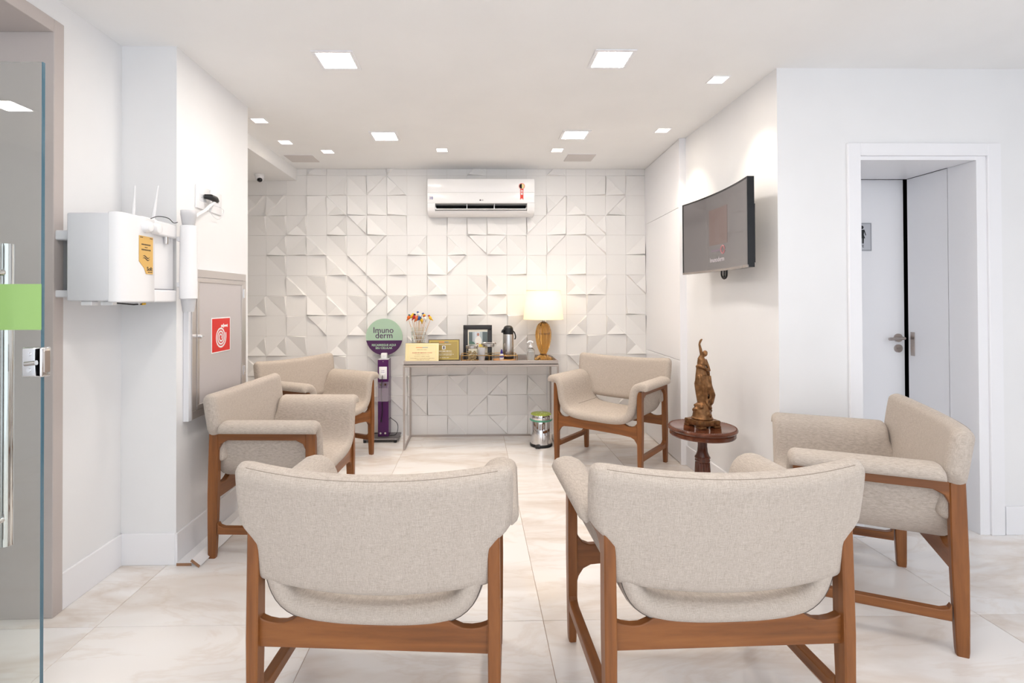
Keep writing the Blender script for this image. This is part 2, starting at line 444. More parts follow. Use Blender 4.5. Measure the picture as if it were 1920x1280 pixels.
# ------------------------------------------------------------------ taupe portal round the entrance
struct('trim_1', MB().rbox(XL - .26, XL + .014, 2.18, 2.233, 0, 2.48, .002, 1).rbox(XL - .26, XL + .014, .8, 2.18, 2.425, 2.48, .002, 1).rbox(XL - .26, XL + .014, .75, .8, 0, 2.48, .002, 1), M_TAUPE, label='taupe portal frame round the entrance opening')
# glass entrance door, standing open
gd = struct('door_1', label='clear glass entrance door standing open with green film stripe')
gd['category'] = 'door'
gd.location = (0, 1.72, 0)
GE = -1.408
obj('glass_pane', MB().box(GE - .85, GE - .003, -.005, .005, .012, 2.088), M_DOORG, gd, label='clear glass pane')
obj('glass_edge', MB().box(GE - .003, GE, -.005, .005, .012, 2.088), M_GEDGE, gd, label='blue-green polished glass edge')
obj('film_stripe', MB().box(GE - .85, GE - .001, -.0062, -.0055, 1.213, 1.362), M_GREEN, gd, label='pale green film stripe')
HX = -1.572
for sy in (-1, 1):
    hd = obj('pull_handle', MB().tube([(HX, sy * .058, .49), (HX, sy * .058, 1.499)], .019, 22), M_CHROME, gd, label='long polished steel pull bar')
    for z in (.58, 1.402):
        obj('handle_standoff', MB().tube([(HX, sy * .058, z), (HX, sy * .005, z)], .0105, 16).tube([(HX, sy * .0052, z), (HX, sy * .011, z)], .017, 18), M_CHROME, hd)
lk = obj('lock', MB().rbox(-1.462, -1.396, -.02, .02, 1.06, 1.157, .006, 3), M_CHROME, gd, label='polished steel lock case')
obj('lock_cylinder', MB().tube([(-1.447, -.022, 1.104), (-1.412, -.022, 1.108)], .0075, 14), M_STEEL, lk)
for z in (1.135, 1.083): obj('lock_screw', MB().tube([(-1.437, -.0195, z), (-1.437, -.0225, z)], .006, 14), M_CHROME, lk)
obj('strike_face', MB().rbox(-1.397, -1.3935, -.012, .012, 1.075, 1.145, .001, 1), M_NICKEL, lk)

# ------------------------------------------------------------------ toilet doorway in the facing wall
struct('trim_2', MB().rbox(DX0 - .072, DX0, YD - .018, YD, 0, DZ + .092, .003, 1).rbox(DX1 + .055, DX1 + .13, YD - .018, YD, 0, DZ + .092, .003, 1).rbox(DX0, DX1 + .055, YD - .018, YD, DZ + .022, DZ + .092, .003, 1)
       .rbox(DX1 + .0, DX1 + .055, YD - .006, YD + .002, 0, DZ + .022, .001, 1).rbox(DX0, DX1, YD - .006, YD + .002, DZ, DZ + .022, .001, 1), M_TRIMW, label='white door casing round the toilet doorway')
YL = 3.30
struct('trim_3', MB().rbox(DX1, DX1 + .05, YD, 3.0, 0, DZ, .001, 1).rbox(DX1 + .003, DX1 + .05, 3.006, YL - .01, 0, DZ, .001, 1).rbox(DX0 - .05, DX0, YD, YL - .01, 0, DZ, .001, 1)
       .rbox(DX0, DX1, YD, 3.0, DZ, DZ + .05, .001, 1).rbox(DX0, DX1, 3.006, YL - .01, DZ + .002, DZ + .05, .001, 1), M_TRIMW, label='white lining boards of the deep toilet doorway')
struct('wall_toilet', MB().box(DX0 - .1, DX0 - .05, YL, 4.3, 0, ZC).box(DX1 + .12, DX1 + .17, YL - .3, 4.3, 0, ZC).box(DX0 - .1, DX1 + .17, 4.3, 4.35, 0, ZC).box(DX0 - .1, DX1 + .17, YL - .012, 4.35, 2.14, 2.2).box(DX1 + .05, DX1 + .12, YL - .01, YL + .03, 0, 2.14).box(DX0 - .1, DX1 + .12, YL - .012, YL + .03, 2.1, 2.14), M_DARK)  # walls coloured near-black to paint in the darkness behind the ajar door
d2 = struct('door_2', label='white toilet door with steel lever, standing slightly ajar'); d2['category'] = 'door'
d2.location = (2.10, YL + .012, 0); d2.rotation_euler.z = R(.6)
obj('door_leaf', MB().rbox(0, .688, 0, .036, .006, 2.076, .0015, 1), M_TRIMW, d2)
hx = .642
hn = obj('lever_handle', MB().tube(smoothpath([(hx, -.004, 1.05), (hx, -.045, 1.05), (hx - .012, -.055, 1.05), (hx - .1, -.055, 1.046)], 5), .0095, 14), M_NICKEL, d2, label='satin steel lever handle')
def plate(mb, x, z, r, y0, y1): return mb.add([(x + r * math.cos(2 * PI * i / 28), y, z + r * math.sin(2 * PI * i / 28)) for y in (y0, y1) for i in range(28)], [tuple(range(28)), tuple(range(55, 27, -1))] + [(i, i + 28, (i + 1) % 28 + 28, (i + 1) % 28) for i in range(28)])
obj('rosette', plate(MB(), hx, 1.05, .027, -.009, 0), M_NICKEL, hn)
pr = obj('privacy_lock', plate(MB(), hx, .982, .026, -.009, 0), M_NICKEL, d2)
obj('thumb_turn', MB().rbox(hx - .011, hx + .011, -.018, -.009, .978, .986, .002, 1).add(*[[], []]), M_NICKEL, pr)
sp = tag(obj('strike_plate', MB().rbox(DX1 - .0015, DX1 + .0025, YL - .06, YL - .03, .94, 1.09, .001, 1).rbox(DX1 - .004, DX1, YL - .05, YL - .036, .96, 1.0, .001, 1), M_NICKEL), 'steel strike plate let into the white toilet door lining', 'strike plate')
sg = thing('toilet_sign', 'silver toilet sign with a woman pictogram on the white door', 'sign', (2.465, YL + .0125, 0), R(.6))
obj('sign_plate', MB().rbox(-.095, .107, -.003, 0, 1.612, 1.795, .003, 2), mat('silver_sign', (206, 208, 214), .35, .4), sg)
bl = mat('sign_black', (30, 32, 36), .5)
for a in ((-.09, .102, 1.617, 1.6185), (-.09, .102, 1.7885, 1.79), (.1005, .102, 1.617, 1.79), (-.09, -.0885, 1.617, 1.79)): obj('border_line', MB().box(a[0], a[1], -.0034, -.003, a[2], a[3]), bl, sg)
wm = MB(); wy = -.0034; wx, wz = .042, 1.672
disc(wm, (wx, wy, wz + .093), .0115, 18)
wm.poly([(wx - .017, wy, wz + .078), (wx + .017, wy, wz + .078), (wx + .012, wy, wz + .045), (wx + .021, wy, wz + .022), (wx - .021, wy, wz + .022), (wx - .012, wy, wz + .045)])
for s_ in (-1, 1):
    wm.poly([(wx + s_ * .017, wy, wz + .078), (wx + s_ * .028, wy, wz + .042), (wx + s_ * .023, wy, wz + .04), (wx + s_ * .012, wy, wz + .07)])
    wm.poly([(wx + s_ * .013, wy, wz + .022), (wx + s_ * .011, wy, wz - .012), (wx + s_ * .002, wy, wz - .012), (wx + s_ * .001, wy, wz + .022)])
obj('woman_pictogram', wm, bl, sg)
text('lettering', 'TOALETE', .024, bl, sg, (.005, -.0034, 1.643))

# ------------------------------------------------------------------ ceiling lights
def panel(x, y, label):
    t = thing('ceiling_panel_light', label, 'ceiling light', (x, y, ZC), 0, 'square ceiling panel lights')
    o, i = .108, .086
    fr = MB()
    for a in ((-o, o, -o, -i), (-o, o, i, o), (-o, -i, -i, i), (i, o, -i, i)): fr.rbox(a[0], a[1], a[2], a[3], -.006, 0, .0015, 1)
    obj('frame', fr, M_TRIMW, t); obj('diffuser', MB().box(-i, i, -i, i, -.0045, -.001), M_GLOW, t, label='glowing white diffuser')
for x, y, l in ((-.725, 2.755, 'nearer left square glowing ceiling panel light'), (.73, 2.73, 'nearer right square glowing ceiling panel light'),
                (-.69, 4.03, 'farther left square glowing ceiling panel light towards the tiled wall'), (.78, 3.99, 'farther right square glowing ceiling panel light towards the tiled wall'),
                (-.72, 1.3, 'added unseen square ceiling panel light above the left front armchair, left of the room centre'), (.73, 1.3, 'added unseen square ceiling panel light above the right front armchair'),  # this pair is out of view, added to light the room
                (2.5, .2, 'added unseen square ceiling panel light right of the shop front, before the toilet doorway'), (-.72, -.2, 'added unseen left square ceiling panel light by the shop front'), (.73, -.2, 'added unseen right square ceiling panel light by the shop front'),  # three more unseen panels, added for their light
                (-3.02, .02, 'square ceiling panel light in the corridor beyond the glass door')): panel(x, y, l)
def downlight(x, y, label, watts=SPOT, ang=82):
    t = thing('downlight', label, 'ceiling light', (x, y, ZC), 0, 'small recessed square downlights')
    o, i = .052, .044
    fr = MB()
    for a in ((-o, o, -o, -i), (-o, o, i, o), (-o, -i, -i, i), (i, o, -i, i)): fr.rbox(a[0], a[1], a[2], a[3], -.004, 0, .001, 1)
    obj('frame', fr, M_TRIMW, t)
    a_, b_, d_ = .0472, .037, .042
    hv = [(-a_, -a_, 0), (a_, -a_, 0), (a_, a_, 0), (-a_, a_, 0), (-b_, -b_, d_), (b_, -b_, d_), (b_, b_, d_), (-b_, b_, d_)]
    obj('housing', MB().add(hv, [(0, 1, 5, 4), (1, 2, 6, 5), (2, 3, 7, 6), (3, 0, 4, 7), (4, 5, 6, 7)]), M_TRIMW, t, 0)
    obj('lens', MB().lathe([(.031, .036), (.031, .0415)], 24), M_BULB, t, label='round glowing lens')
    ld = bpy.data.lights.new('downlight_beam', 'SPOT'); ld.energy = watts; ld.color = (1, .84, .67); ld.spot_size = R(ang); ld.spot_blend = .55; ld.shadow_soft_size = .02
    lo = bpy.data.objects.new('downlight_beam', ld); COL.objects.link(lo); lo.parent = t; lo.location = (0, 0, .03)
downlight(1.42, 2.98, 'small square downlight above the television, the one nearest the toilet door')
downlight(1.425, 3.88, 'small square downlight near the cupboard end of the television wall')
downlight(-.27, 4.4, 'small square downlight in front of the left half of the air conditioner')
downlight(.71, 4.4, 'small square downlight right of the air conditioner, above the table lamp')
downlight(-1.25, 4.45, 'small square downlight nearest the left grey ceiling vent')
downlight(-1.515, 4.19, 'small square downlight second along the dropped ceiling box')
downlight(-1.515, 3.685, 'small square downlight beside the corner of the white pier')
for x, y, l in ((-1.54, 4.67, 'grey square ceiling speaker grille beside the dropped ceiling box'), (.95, 4.635, 'grey square ceiling speaker grille right of the air conditioner')):
    v = thing('ceiling_grille', l, 'ceiling grille', (x, y, ZC), 0, 'grey ceiling grilles')
    obj('grille', MB().rbox(-.125, .125, -.11, .11, -.006, 0, .002, 1), M_GREYP, v); obj('rim', MB().box(-.13, .13, -.115, .115, -.002, -.0), M_TRIMW, v)
sc_ = thing('security_camera', 'small white dome security camera under the dropped ceiling box', 'camera', (-1.97, 4.80, 2.466))
obj('base', MB().lathe([(.045, -.001), (.045, -.012), (.04, -.016)], 28), M_WPL, sc_)
obj('shell', MB().lathe([(.0405, -.016), (.04, -.03), (.034, -.05), (.02, -.062), (0, -.066)], 28), M_WPL, sc_)
obj('lens', MB().ell((.008, -.02, -.052), (.024, .022, .022), 18, 12), M_GLOSSB, sc_, label='round black lens')

# ------------------------------------------------------------------ armchairs
def edge_samples(L, r, n_mid, n_r=5):
    """positions 0..L with round-over samples near both ends"""
    a = [r * (1 - math.cos(PI / 2 * k / n_r)) for k in range(n_r + 1)]
    mid = [r + (L - 2 * r) * k / n_mid for k in range(1, n_mid)]
    return a + mid + [L - x for x in reversed(a)]
def rnd(d, r): return 1.0 if d >= r else math.sqrt(max(0, 1 - (1 - d / r) ** 2))
def slab(P, su, sv, Lu, Lv, t, r, bulge=None):
    """a padded sheet: P(u,v) -> (point, normal); thickness t rounded over at the rim"""
    mb = MB(); nu, nv = len(su), len(sv); F = []; Bk = []
    for v in sv:
        for u in su:
            p, n = P(u, v); du = min(u, Lu - u); dv = min(v, Lv - v)
            h = t / 2 * rnd(du, r) * rnd(dv, r)
            e = bulge(u, v) if bulge else 0
            F.append(p + n * (h + e * (h / (t / 2)))); Bk.append(p - n * h)
    def idx(i, j): return j * nu + i
    fs = [(idx(i, j), idx(i + 1, j), idx(i + 1, j + 1), idx(i, j + 1)) for j in range(nv - 1) for i in range(nu - 1)]
    mb.add(F, fs); mb.add(Bk, [tuple(reversed(f)) for f in fs]); return mb

# U-shaped arm / seat / arm section (x, z)
HALF = [(.402, .640), (.399, .654), (.386, .664), (.362, .668), (.338, .662), (.318, .640), (.306, .600), (.298, .540), (.288, .490), (.268, .447), (.236, .418), (.19, .402), (.12, .393), (.05, .390)]
PROF = [Vector((-x, 0, z)) for x, z in HALF] + [Vector((0, 0, .390))] + [Vector((x, 0, z)) for x, z in reversed(HALF)]
PROF = smoothpath(PROF, 3)
ACC = [0]
for a, b in zip(PROF, PROF[1:]): ACC.append(ACC[-1] + (b - a).length)
LU = ACC[-1]
def prof_at(u):
    for i in range(len(ACC) - 1):
        if u <= ACC[i + 1] + 1e-9:
            k = (u - ACC[i]) / (ACC[i + 1] - ACC[i]); p = PROF[i].lerp(PROF[i + 1], k)
            t0 = (PROF[min(i + 1, len(PROF) - 1)] - PROF[max(i - 1, 0)]).normalized(); t1 = (PROF[min(i + 2, len(PROF) - 1)] - PROF[i]).normalized()
            t = t0.lerp(t1, k).normalized(); return p, t
    return PROF[-1], (PROF[-1] - PROF[-2]).normalized()
def shell_point(u, v):
    p, t = prof_at(u); n = Vector((-t.z, 0, t.x))     # inner / upper side
    k = min(1, max(0, (p.z - .50) / .12)); k = k * k * (3 - 2 * k); yr = -.268 + .062 * k     # arms stop short of the back cushion
    y = yr + v * (.29 - yr) / LV
    w = max(0, 1 - abs(p.x) / .27) if p.z < .5 else 0
    dz = .012 * math.sin(min(1, max(0, (v - .2) / .4)) * PI) * w          # gentle crown of the seat
    return Vector((p.x, y, p.z + dz)), n
LV = .535
def make_shell():
    su = edge_samples(LU, .028, 60); sv = edge_samples(LV, .03, 14)
    return slab(shell_point, su, sv, LU, LV, .062, .03)
# back cushion
BZ0, BZ1 = .492, .828; BL = BZ1 - BZ0
def back_half(z):
    if z < .60: w = .350 - .004 * (z - BZ0) / .1
    elif z < .665:
        k = (z - .60) / .065; k = k * k * (3 - 2 * k); w = .346 + .056 * k
    else: w = .402 + .004 * math.sin((z - .665) / .17 * PI)
    rc = .03
    if z > BZ1 - rc: d = z - (BZ1 - rc); w -= rc - math.sqrt(max(0, rc * rc - d * d))
    rc = .02
    if z < BZ0 + rc: d = BZ0 + rc - z; w -= rc - math.sqrt(max(0, rc * rc - d * d))
    return w
def back_point(u, v):
    a = 2 * u - 1; z = BZ0 + v
    w = back_half(z); x = a * w
    k = x / .40
    ztop = -.012 * (1 - k * k) * (v / BL) + .010 * k * k * (v / BL)   # corners rise a little
    y = -.252 - .155 * (v) + .062 * k * k - .012
    zz = z + ztop - .026 * (1 - k * k) * (1 - v / BL)
    n = Vector((-.31 * k * .5, 1, .155 + .0)).normalized()
    return Vector((x, y, zz)), n
def make_back():
    r = .034
    us = edge_samples(1, r / .8, 26); vs = edge_samples(BL, r, 16)
    mb = MB(); nu = len(us); F = []; Bk = []
    for v in vs:
        w = back_half(BZ0 + v)
        for u in us:
            p, n = back_point(u, v); du = min(u, 1 - u) * .8; dv = min(v, BL - v)
            h = .074 / 2 * rnd(du, r) * rnd(dv, r)
            F.append(p + n * h); Bk.append(p - n * h)
    fs = [(j * nu + i, j * nu + i + 1, (j + 1) * nu + i + 1, (j + 1) * nu + i) for j in range(len(vs) - 1) for i in range(nu - 1)]
    mb.add(F, fs); mb.add(Bk, [tuple(reversed(f)) for f in fs]); return mb
def leg_mb(x, y, ztop, rake):
    mb = MB(); rows = []
    for z, hx_, hy_ in ((0, .0135, .018), (.02, .0145, .02), (.15, .0165, .023), (.33, .018, .026), (.5, .0175, .025), (ztop, .017, .024)):
        yy = y - rake * (1 - z / ztop)
        c = .004
        rows.append([(x + sx * hx_ - (sx * c if q else 0), yy + sy * hy_ - (0 if q else sy * c), z) for sx, sy, q in ((-1, -1, 0), (-1, -1, 1), (1, -1, 1), (1, -1, 0), (1, 1, 0), (1, 1, 1), (-1, 1, 1), (-1, 1, 0))])
    vs = [p for r_ in rows for p in r_]; fs = [tuple(range(7, -1, -1)), tuple((len(rows) - 1) * 8 + i for i in range(8))]
    for k in range(len(rows) - 1): fs += [(k * 8 + i, k * 8 + (i + 1) % 8, (k + 1) * 8 + (i + 1) % 8, (k + 1) * 8 + i) for i in range(8)]
    return mb.add(vs, fs)
def mirror(pts): return pts + [(-x, z) for x, z in reversed(pts) if abs(x) > 1e-6]
def rail_mb(front):
    top = [(.337, .43), (.326, .398), (.31, .378), (.285, .368), (.26, .369), (.238, .378), (.222, .388), (.205, .388), (.16, .378), (.08, .372), (0, .37)]
    bot = [(0, .300), (.2, .298), (.28, .292), (.308, .278), (.326, .25), (.337, .21)] if front else [(0, .298), (.25, .298), (.337, .298)]
    if not front: top[0:3] = [(.337, .385), (.326, .378), (.31, .372)]
    o = mirror(top); lowr = [(x, z) for x, z in bot]; lowl = [(-x, z) for x, z in reversed(bot) if x > 1e-6]
    poly = o + lowl + lowr      # right top -> left top -> left bottom -> right bottom
    y = .248 if front else -.248
    return strip(poly, len(o), 1, y - .014, y + .014)
def strip(poly, ntop, ax, a0, a1):
    """prism whose top and bottom outlines are paired into quads (robust for long concave outlines)"""
    return MB().prism(poly, ax, a0, a1)
def side_rail(x, z_top, thick, fil, y0=-.225, y1=.225, up=False):
    pts = [(y0, z_top)] 
    if up: pts = [(y0, z_top + fil * .8), (y0 + fil * .3, z_top + fil * .25), (y0 + fil, z_top), (y1 - fil, z_top), (y1 - fil * .3, z_top + fil * .25), (y1, z_top + fil * .8)]
    else: pts = [(y0, z_top), (y1, z_top)]
    zb = z_top - thick
    if up: bot = [(y1, zb), (y0, zb)]
    else: bot = [(y1, zb - fil), (y1 - fil * .3, zb - fil * .35), (y1 - fil, zb), (y0 + fil, zb), (y0 + fil * .3, zb - fil * .35), (y0, zb - fil)]
    return MB().prism(pts + bot, 0, x - .016, x + .016)
def bevel_mod(o, w=.003):
    m = o.modifiers.new('soft_edges', 'BEVEL'); m.width = w; m.segments = 2; m.limit_method = 'ANGLE'; m.angle_limit = R(40)
LX = .350
def make_chair():
    t = thing('armchair', '', 'armchair')
    sh = obj('seat', make_shell(), M_FAB, t, 60, label='moulded linen seat flowing up into both arms')
    for yv in (.012,):
        pts = []
        for k in range(61):
            u = .03 + (LU - .06) * k / 60; p, n = shell_point(u, yv); pts.append(p - n * .0252)
        obj('piping', MB().tube(pts, .0014, 6), M_PIPE, sh, label='dark seam piping')
    for sx in (-1, 1):
        pts = []
        u0 = LU / 2 + sx * .262
        for k in range(15):
            p, n = shell_point(u0, .05 + .30 * k / 14); pts.append(p + n * .0308)
        obj('painted_crease', MB().tube(pts, .0014, 6), M_PIPE, sh)  # dark tube paints in the shaded crease between seat and arm
    bk = obj('backrest', make_back(), M_FAB, t, 60, label='wide curved linen backrest')
    pts = []
    for k in range(41):
        u = .04 + .92 * k / 40; p, n = back_point(u, BL - .006); pts.append(p - n * .0208 + Vector((0, 0, .0004)))
    obj('seam', MB().tube(pts, .0008, 6), M_SEAM, bk, label='stitched top seam')
    for sx in (-1, 1):
        for sy in (-1, 1): o = obj('leg', leg_mb(sx * LX, sy * .247, .632, .012 if sy < 0 else -.004), WZ, t, 30)
        o = obj('arm_rail', side_rail(sx * LX, .634, .036, .05), WY, t); bevel_mod(o, .004)
        o = obj('side_stretcher', side_rail(sx * LX, .158, .036, .03, -.228, .228, True), WY, t); bevel_mod(o)
    o = obj('front_rail', rail_mb(True), WX, t); bevel_mod(o)
    o = obj('rear_rail', rail_mb(False), WX, t); bevel_mod(o)
    return t
def dup(root, loc, rz, label):
    r = root.copy(); COL.objects.link(r); r.location = loc; r.rotation_euler.z = rz; r['label'] = label
    for ch in list(root.children):
        c = ch.copy(); COL.objects.link(c); c.parent = r
        for g in ch.children: d = g.copy(); COL.objects.link(d); d.parent = c
    return r
CH1 = make_chair(); CH1['group'] = 'beige linen armchairs'
CH1['label'] = 'linen armchair in the left foreground, seen from behind'
CH1.location = (-.278, 1.768, 0); CH1.rotation_euler.z = R(-4)
for x, y, a, l in ((.727, 1.758, 1.5, 'linen armchair in the right foreground, seen from behind'),
                   (-1.062, 3.015, -92.6, 'linen armchair side-on in front of the hose cabinet'),
                   (-1.27, 4.25, -119.4, 'linen armchair beside the purple charging totem'),
                   (1.695, 2.305, 64.5, 'linen armchair at the right in front of the toilet door'),
                   (1.095, 4.18, 140.2, 'linen armchair between the console table and the round side table')):
    dup(CH1, (x, y, 0), R(a), l)

# ------------------------------------------------------------------ console table
KY0, KY1, KX0, KX1 = 4.535, 5.0, -.624, .738
ct = thing('console_table', 'slim taupe metal console table against the relief tiles', 'table', ((KX0 + KX1) / 2, (KY0 + KY1) / 2, 0))
kx, ky = (KX1 - KX0) / 2, (KY1 - KY0) / 2; q = .016
for sx in (-1, 1):
    for sy in (-1, 1): obj('leg', MB().rbox(sx * kx - (q if sx > 0 else 0), sx * kx + (q if sx < 0 else 0), sy * ky - (q if sy > 0 else 0), sy * ky + (q if sy < 0 else 0), 0, .737, .001, 1), M_TAUPEM, ct)
    x0 = sx * kx - (q if sx > 0 else 0)
    obj('floor_bar', MB().rbox(x0, x0 + q, -ky + q, ky - q, 0, q, .001, 1), M_TAUPEM, ct)
    obj('top_bar', MB().rbox(x0, x0 + q, -ky + q, ky - q, .721, .737, .001, 1), M_TAUPEM, ct)
obj('rear_bar', MB().rbox(-kx + q, kx - q, ky - q, ky, 0, q, .001, 1), M_TAUPEM, ct)
for y0 in (-ky, ky - q): obj('top_bar', MB().rbox(-kx + q, kx - q, y0, y0 + q, .721, .737, .001, 1), M_TAUPEM, ct)
tr = obj('tray_top', MB().box(-kx + .006, kx - .006, -ky + .006, ky - .006, .737, .745), M_TRAYIN, ct)
e = .007
for a in ((-kx + .006, kx - .006, -ky + .006, -ky + .006 + e), (-kx + .006, kx - .006, ky - .006 - e, ky - .006), (-kx + .006, -kx + .006 + e, -ky + .006 + e, ky - .006 - e), (kx - .006 - e, kx - .006, -ky + .006 + e, ky - .006 - e)):
    obj('tray_rim', MB().rbox(a[0], a[1], a[2], a[3], .737, .775, .001, 1), M_TAUPEM, tr)
TZ = .7452

# --- plaques
def plaque(name, label, w, h, board, face, x, y, tilt, rz, z=TZ):
    t = thing(name, label, 'plaque', (x, y, z + .001), rz); t.rotation_euler = (tilt, 0, rz)
    obj('board', MB().rbox(-w / 2, w / 2, 0, .012, 0, h, .002, 1), board, t); return t
pl = plaque('certificate_plaque', 'cream certificate plaque with gold border leaning in front of the vase', .298, .182, M_WALNUT, M_CREAM, -.467, 4.60, R(-10), R(-2))
obj('face', MB().box(-.147, .149, -.0015, 0, .001, .179), M_CREAM, pl)
for a in ((-.125, .125, .157, .1585), (-.125, .125, .015, .0165), (-.125, -.1235, .015, .1585), (.1235, .125, .015, .1585)): obj('border_line', MB().box(a[0], a[1], -.0019, -.0015, a[2], a[3]), M_GOLDLN, pl)
ln = MB(); random.seed(3)
ln.box(-.055, .003, -.0021, -.0015, .138, .144, 1); ln.box(.003, .052, -.0021, -.0015, .139, .1435, 2)
def scrawl(mb, x0, x1, z, hgt, mi, y=-.0021):
    x = x0
    while x < x1:
        w = random.uniform(.003, .008); h2 = hgt * random.uniform(.4, 1); mb.box(x, min(x + w, x1), y, y + .0005, z - h2 / 2, z + h2 / 2, mi); x += w + random.uniform(.001, .003)
scrawl(ln, -.045, .045, .122, .004, 0); scrawl(ln, -.085, .09, .094, .011, 3); scrawl(ln, -.06, .065, .077, .0035, 0); scrawl(ln, -.065, .07, .062, .004, 0); scrawl(ln, -.1, .11, .046, .004, 0); scrawl(ln, -.055, .07, .032, .004, 0)
obj('printing', ln, [M_INK, M_INKO, M_INKB, mat('rose_ink', (206, 140, 116), .6)], pl, 0)
pg = plaque('gold_plaque', 'gold commemorative plaque on a dark board standing behind the certificate', .286, .2, M_WALNUT, M_GOLDPL, -.281, 4.76, R(-8), 0)
obj('face', MB().box(-.138, .138, -.0015, 0, .013, .195), M_GOLDPL, pg)
for a in ((-.13, .13, .183, .186), (-.13, .13, .021, .024), (-.13, -.127, .021, .186), (.127, .13, .021, .186)): obj('border_line', MB().box(a[0], a[1], -.002, -.0015, a[2], a[3]), M_GOLDLN, pg)
ln = MB(); ln.box(-.047, .003, -.0021, -.0015, .172, .179, 1); ln.box(.003, .042, -.0021, -.0015, .172, .178, 2)
ln.box(-.016, .014, -.0021, -.0015, .108, .142, 0); ln.box(-.007, .006, -.0024, -.0021, .113, .138, 3)
for x0, x1, z, h2 in ((-.06, .066, .154, .006), (-.07, .07, .092, .009), (-.05, .075, .077, .003), (-.06, .09, .063, .004), (-.05, .07, .053, .003), (-.04, .045, .033, .004)): scrawl(ln, x0, x1, z, h2, 0)
obj('printing', ln, [M_PRINTW, M_INKO, M_INKB, mat('portrait_grey', (90, 80, 84), .6)], pg, 0)

# --- picture frame
pf = thing('picture_frame', 'black framed photograph of a person in a white coat on the console', 'picture frame', (.03, 4.865, TZ + .001)); pf.rotation_euler.x = R(-6)
fw, fh, fb = .27, .325, .042
mb = MB()
for a in ((-fw / 2, fw / 2, 0, fb), (-fw / 2, fw / 2, fh - fb, fh), (-fw / 2, -fw / 2 + fb, fb, fh - fb), (fw / 2 - fb, fw / 2, fb, fh - fb)): mb.rbox(a[0], a[1], -.01, .014, a[2], a[3], .004, 2)
obj('frame', mb, mat('black_carved_frame', (34, 30, 31), .3), pf)
mb = MB(); w2, z0, z1 = fw / 2 - fb, fb, fh - fb; y = -.001
mb.box(-w2, w2, y, .006, z0, z1, 0)
def rect(x0, x1, z0_, z1_, yy, mi): mb.poly([(x0, yy, z0_), (x1, yy, z0_), (x1, yy, z1_), (x0, yy, z1_)], mi)
rect(-.083, .092, .145, .263, y - .0006, 1); rect(-.083, -.05, .16, .258, y - .0012, 2); rect(.045, .092, .15, .26, y - .0012, 2); rect(-.03, .02, .17, .26, y - .001, 6)
mb.poly([(-.083, y - .0018, .145), (-.02, y - .0018, .145), (-.04, y - .0018, .168), (-.083, y - .0018, .178)], 3)
mb.poly([(-.026, y - .0024, .147), (.034, y - .0024, .147), (.036, y - .0024, .19), (.024, y - .0024, .214), (.006, y - .0024, .222), (-.012, y - .0024, .212), (-.024, y - .0024, .19)], 4)
mb.poly([(.004 + .0105 * math.cos(a), y - .003, .236 + .015 * math.sin(a)) for a in [2 * PI * i / 18 for i in range(18)]], 5)
mb.poly([(-.012, y - .003, .147), (.006, y - .003, .147), (.006, y - .003, .155), (-.012, y - .003, .155)], 5)
obj('photograph', mb, [M_PAPER, M_PHOTOB, M_PHOTOD, M_PHOTOG, M_COAT, M_SKIN, mat('photo_pale', (206, 212, 218), .5)], pf, 0, label='colour photograph on a cream mount')
obj('yellow_note', MB().box(.012, .09, -.014, -.012, .12, .146), M_GOLDLN, pf)

# --- glass vase with bird picks
vx, vy = -.520, 4.84
vs_ = thing('glass_vase', 'clear square-patterned glass vase holding wooden bird picks', 'vase', (vx, vy, TZ))
w_ = .068
vb = MB()
vb.lathe([(.0, .006), (.05, .006), (.052, .012), (.06, .31), (.0685, .31), (.062, .0), (0, 0)], 32)
obj('vessel', vb, M_VASE, vs_, 40)
for k in range(7):
    z = .05 + k * .036
    obj('glass_rib', MB().lathe([(.0625 + .0065 * z / .31, z), (.0645 + .0065 * z / .31, z + .003), (.0625 + .0065 * z / .31, z + .006)], 28), M_THING, vs_)
def rod(a, b, r=.0022): return MB().tube([a, b], r, 8)
birds = [(-.092, 0, .40, M_ORANGE, M_PHOTOG, 'orange bird with a green head'), (-.062, .01, .412, M_YELLOW, M_YELLOW, 'yellow bird'), (-.04, -.015, .405, M_BIRDR, M_BLACK, 'red bird with a black head'), (-.018, -.01, .388, M_ORANGE, M_ORANGE, 'orange bird with an orange head'),
         (.002, .012, .428, M_BIRDW, M_BIRDB, 'white bird with a blue cap'), (.010, -.015, .395, M_BIRDB, M_BIRDW, 'blue bird with a white head'), (.026, .005, .376, M_YELLOW, M_BIRDB, 'low-set yellow bird with a blue head'), (.052, .012, .415, M_YELLOW, M_BIRDB, 'yellow bird with a dark head'), (.065, -.012, .392, M_BIRDW, M_BIRDR, 'white bird with a red head'), (.108, .0, .395, M_YELLOW, M_BIRDR, 'yellow and red bird leaning furthest right')]
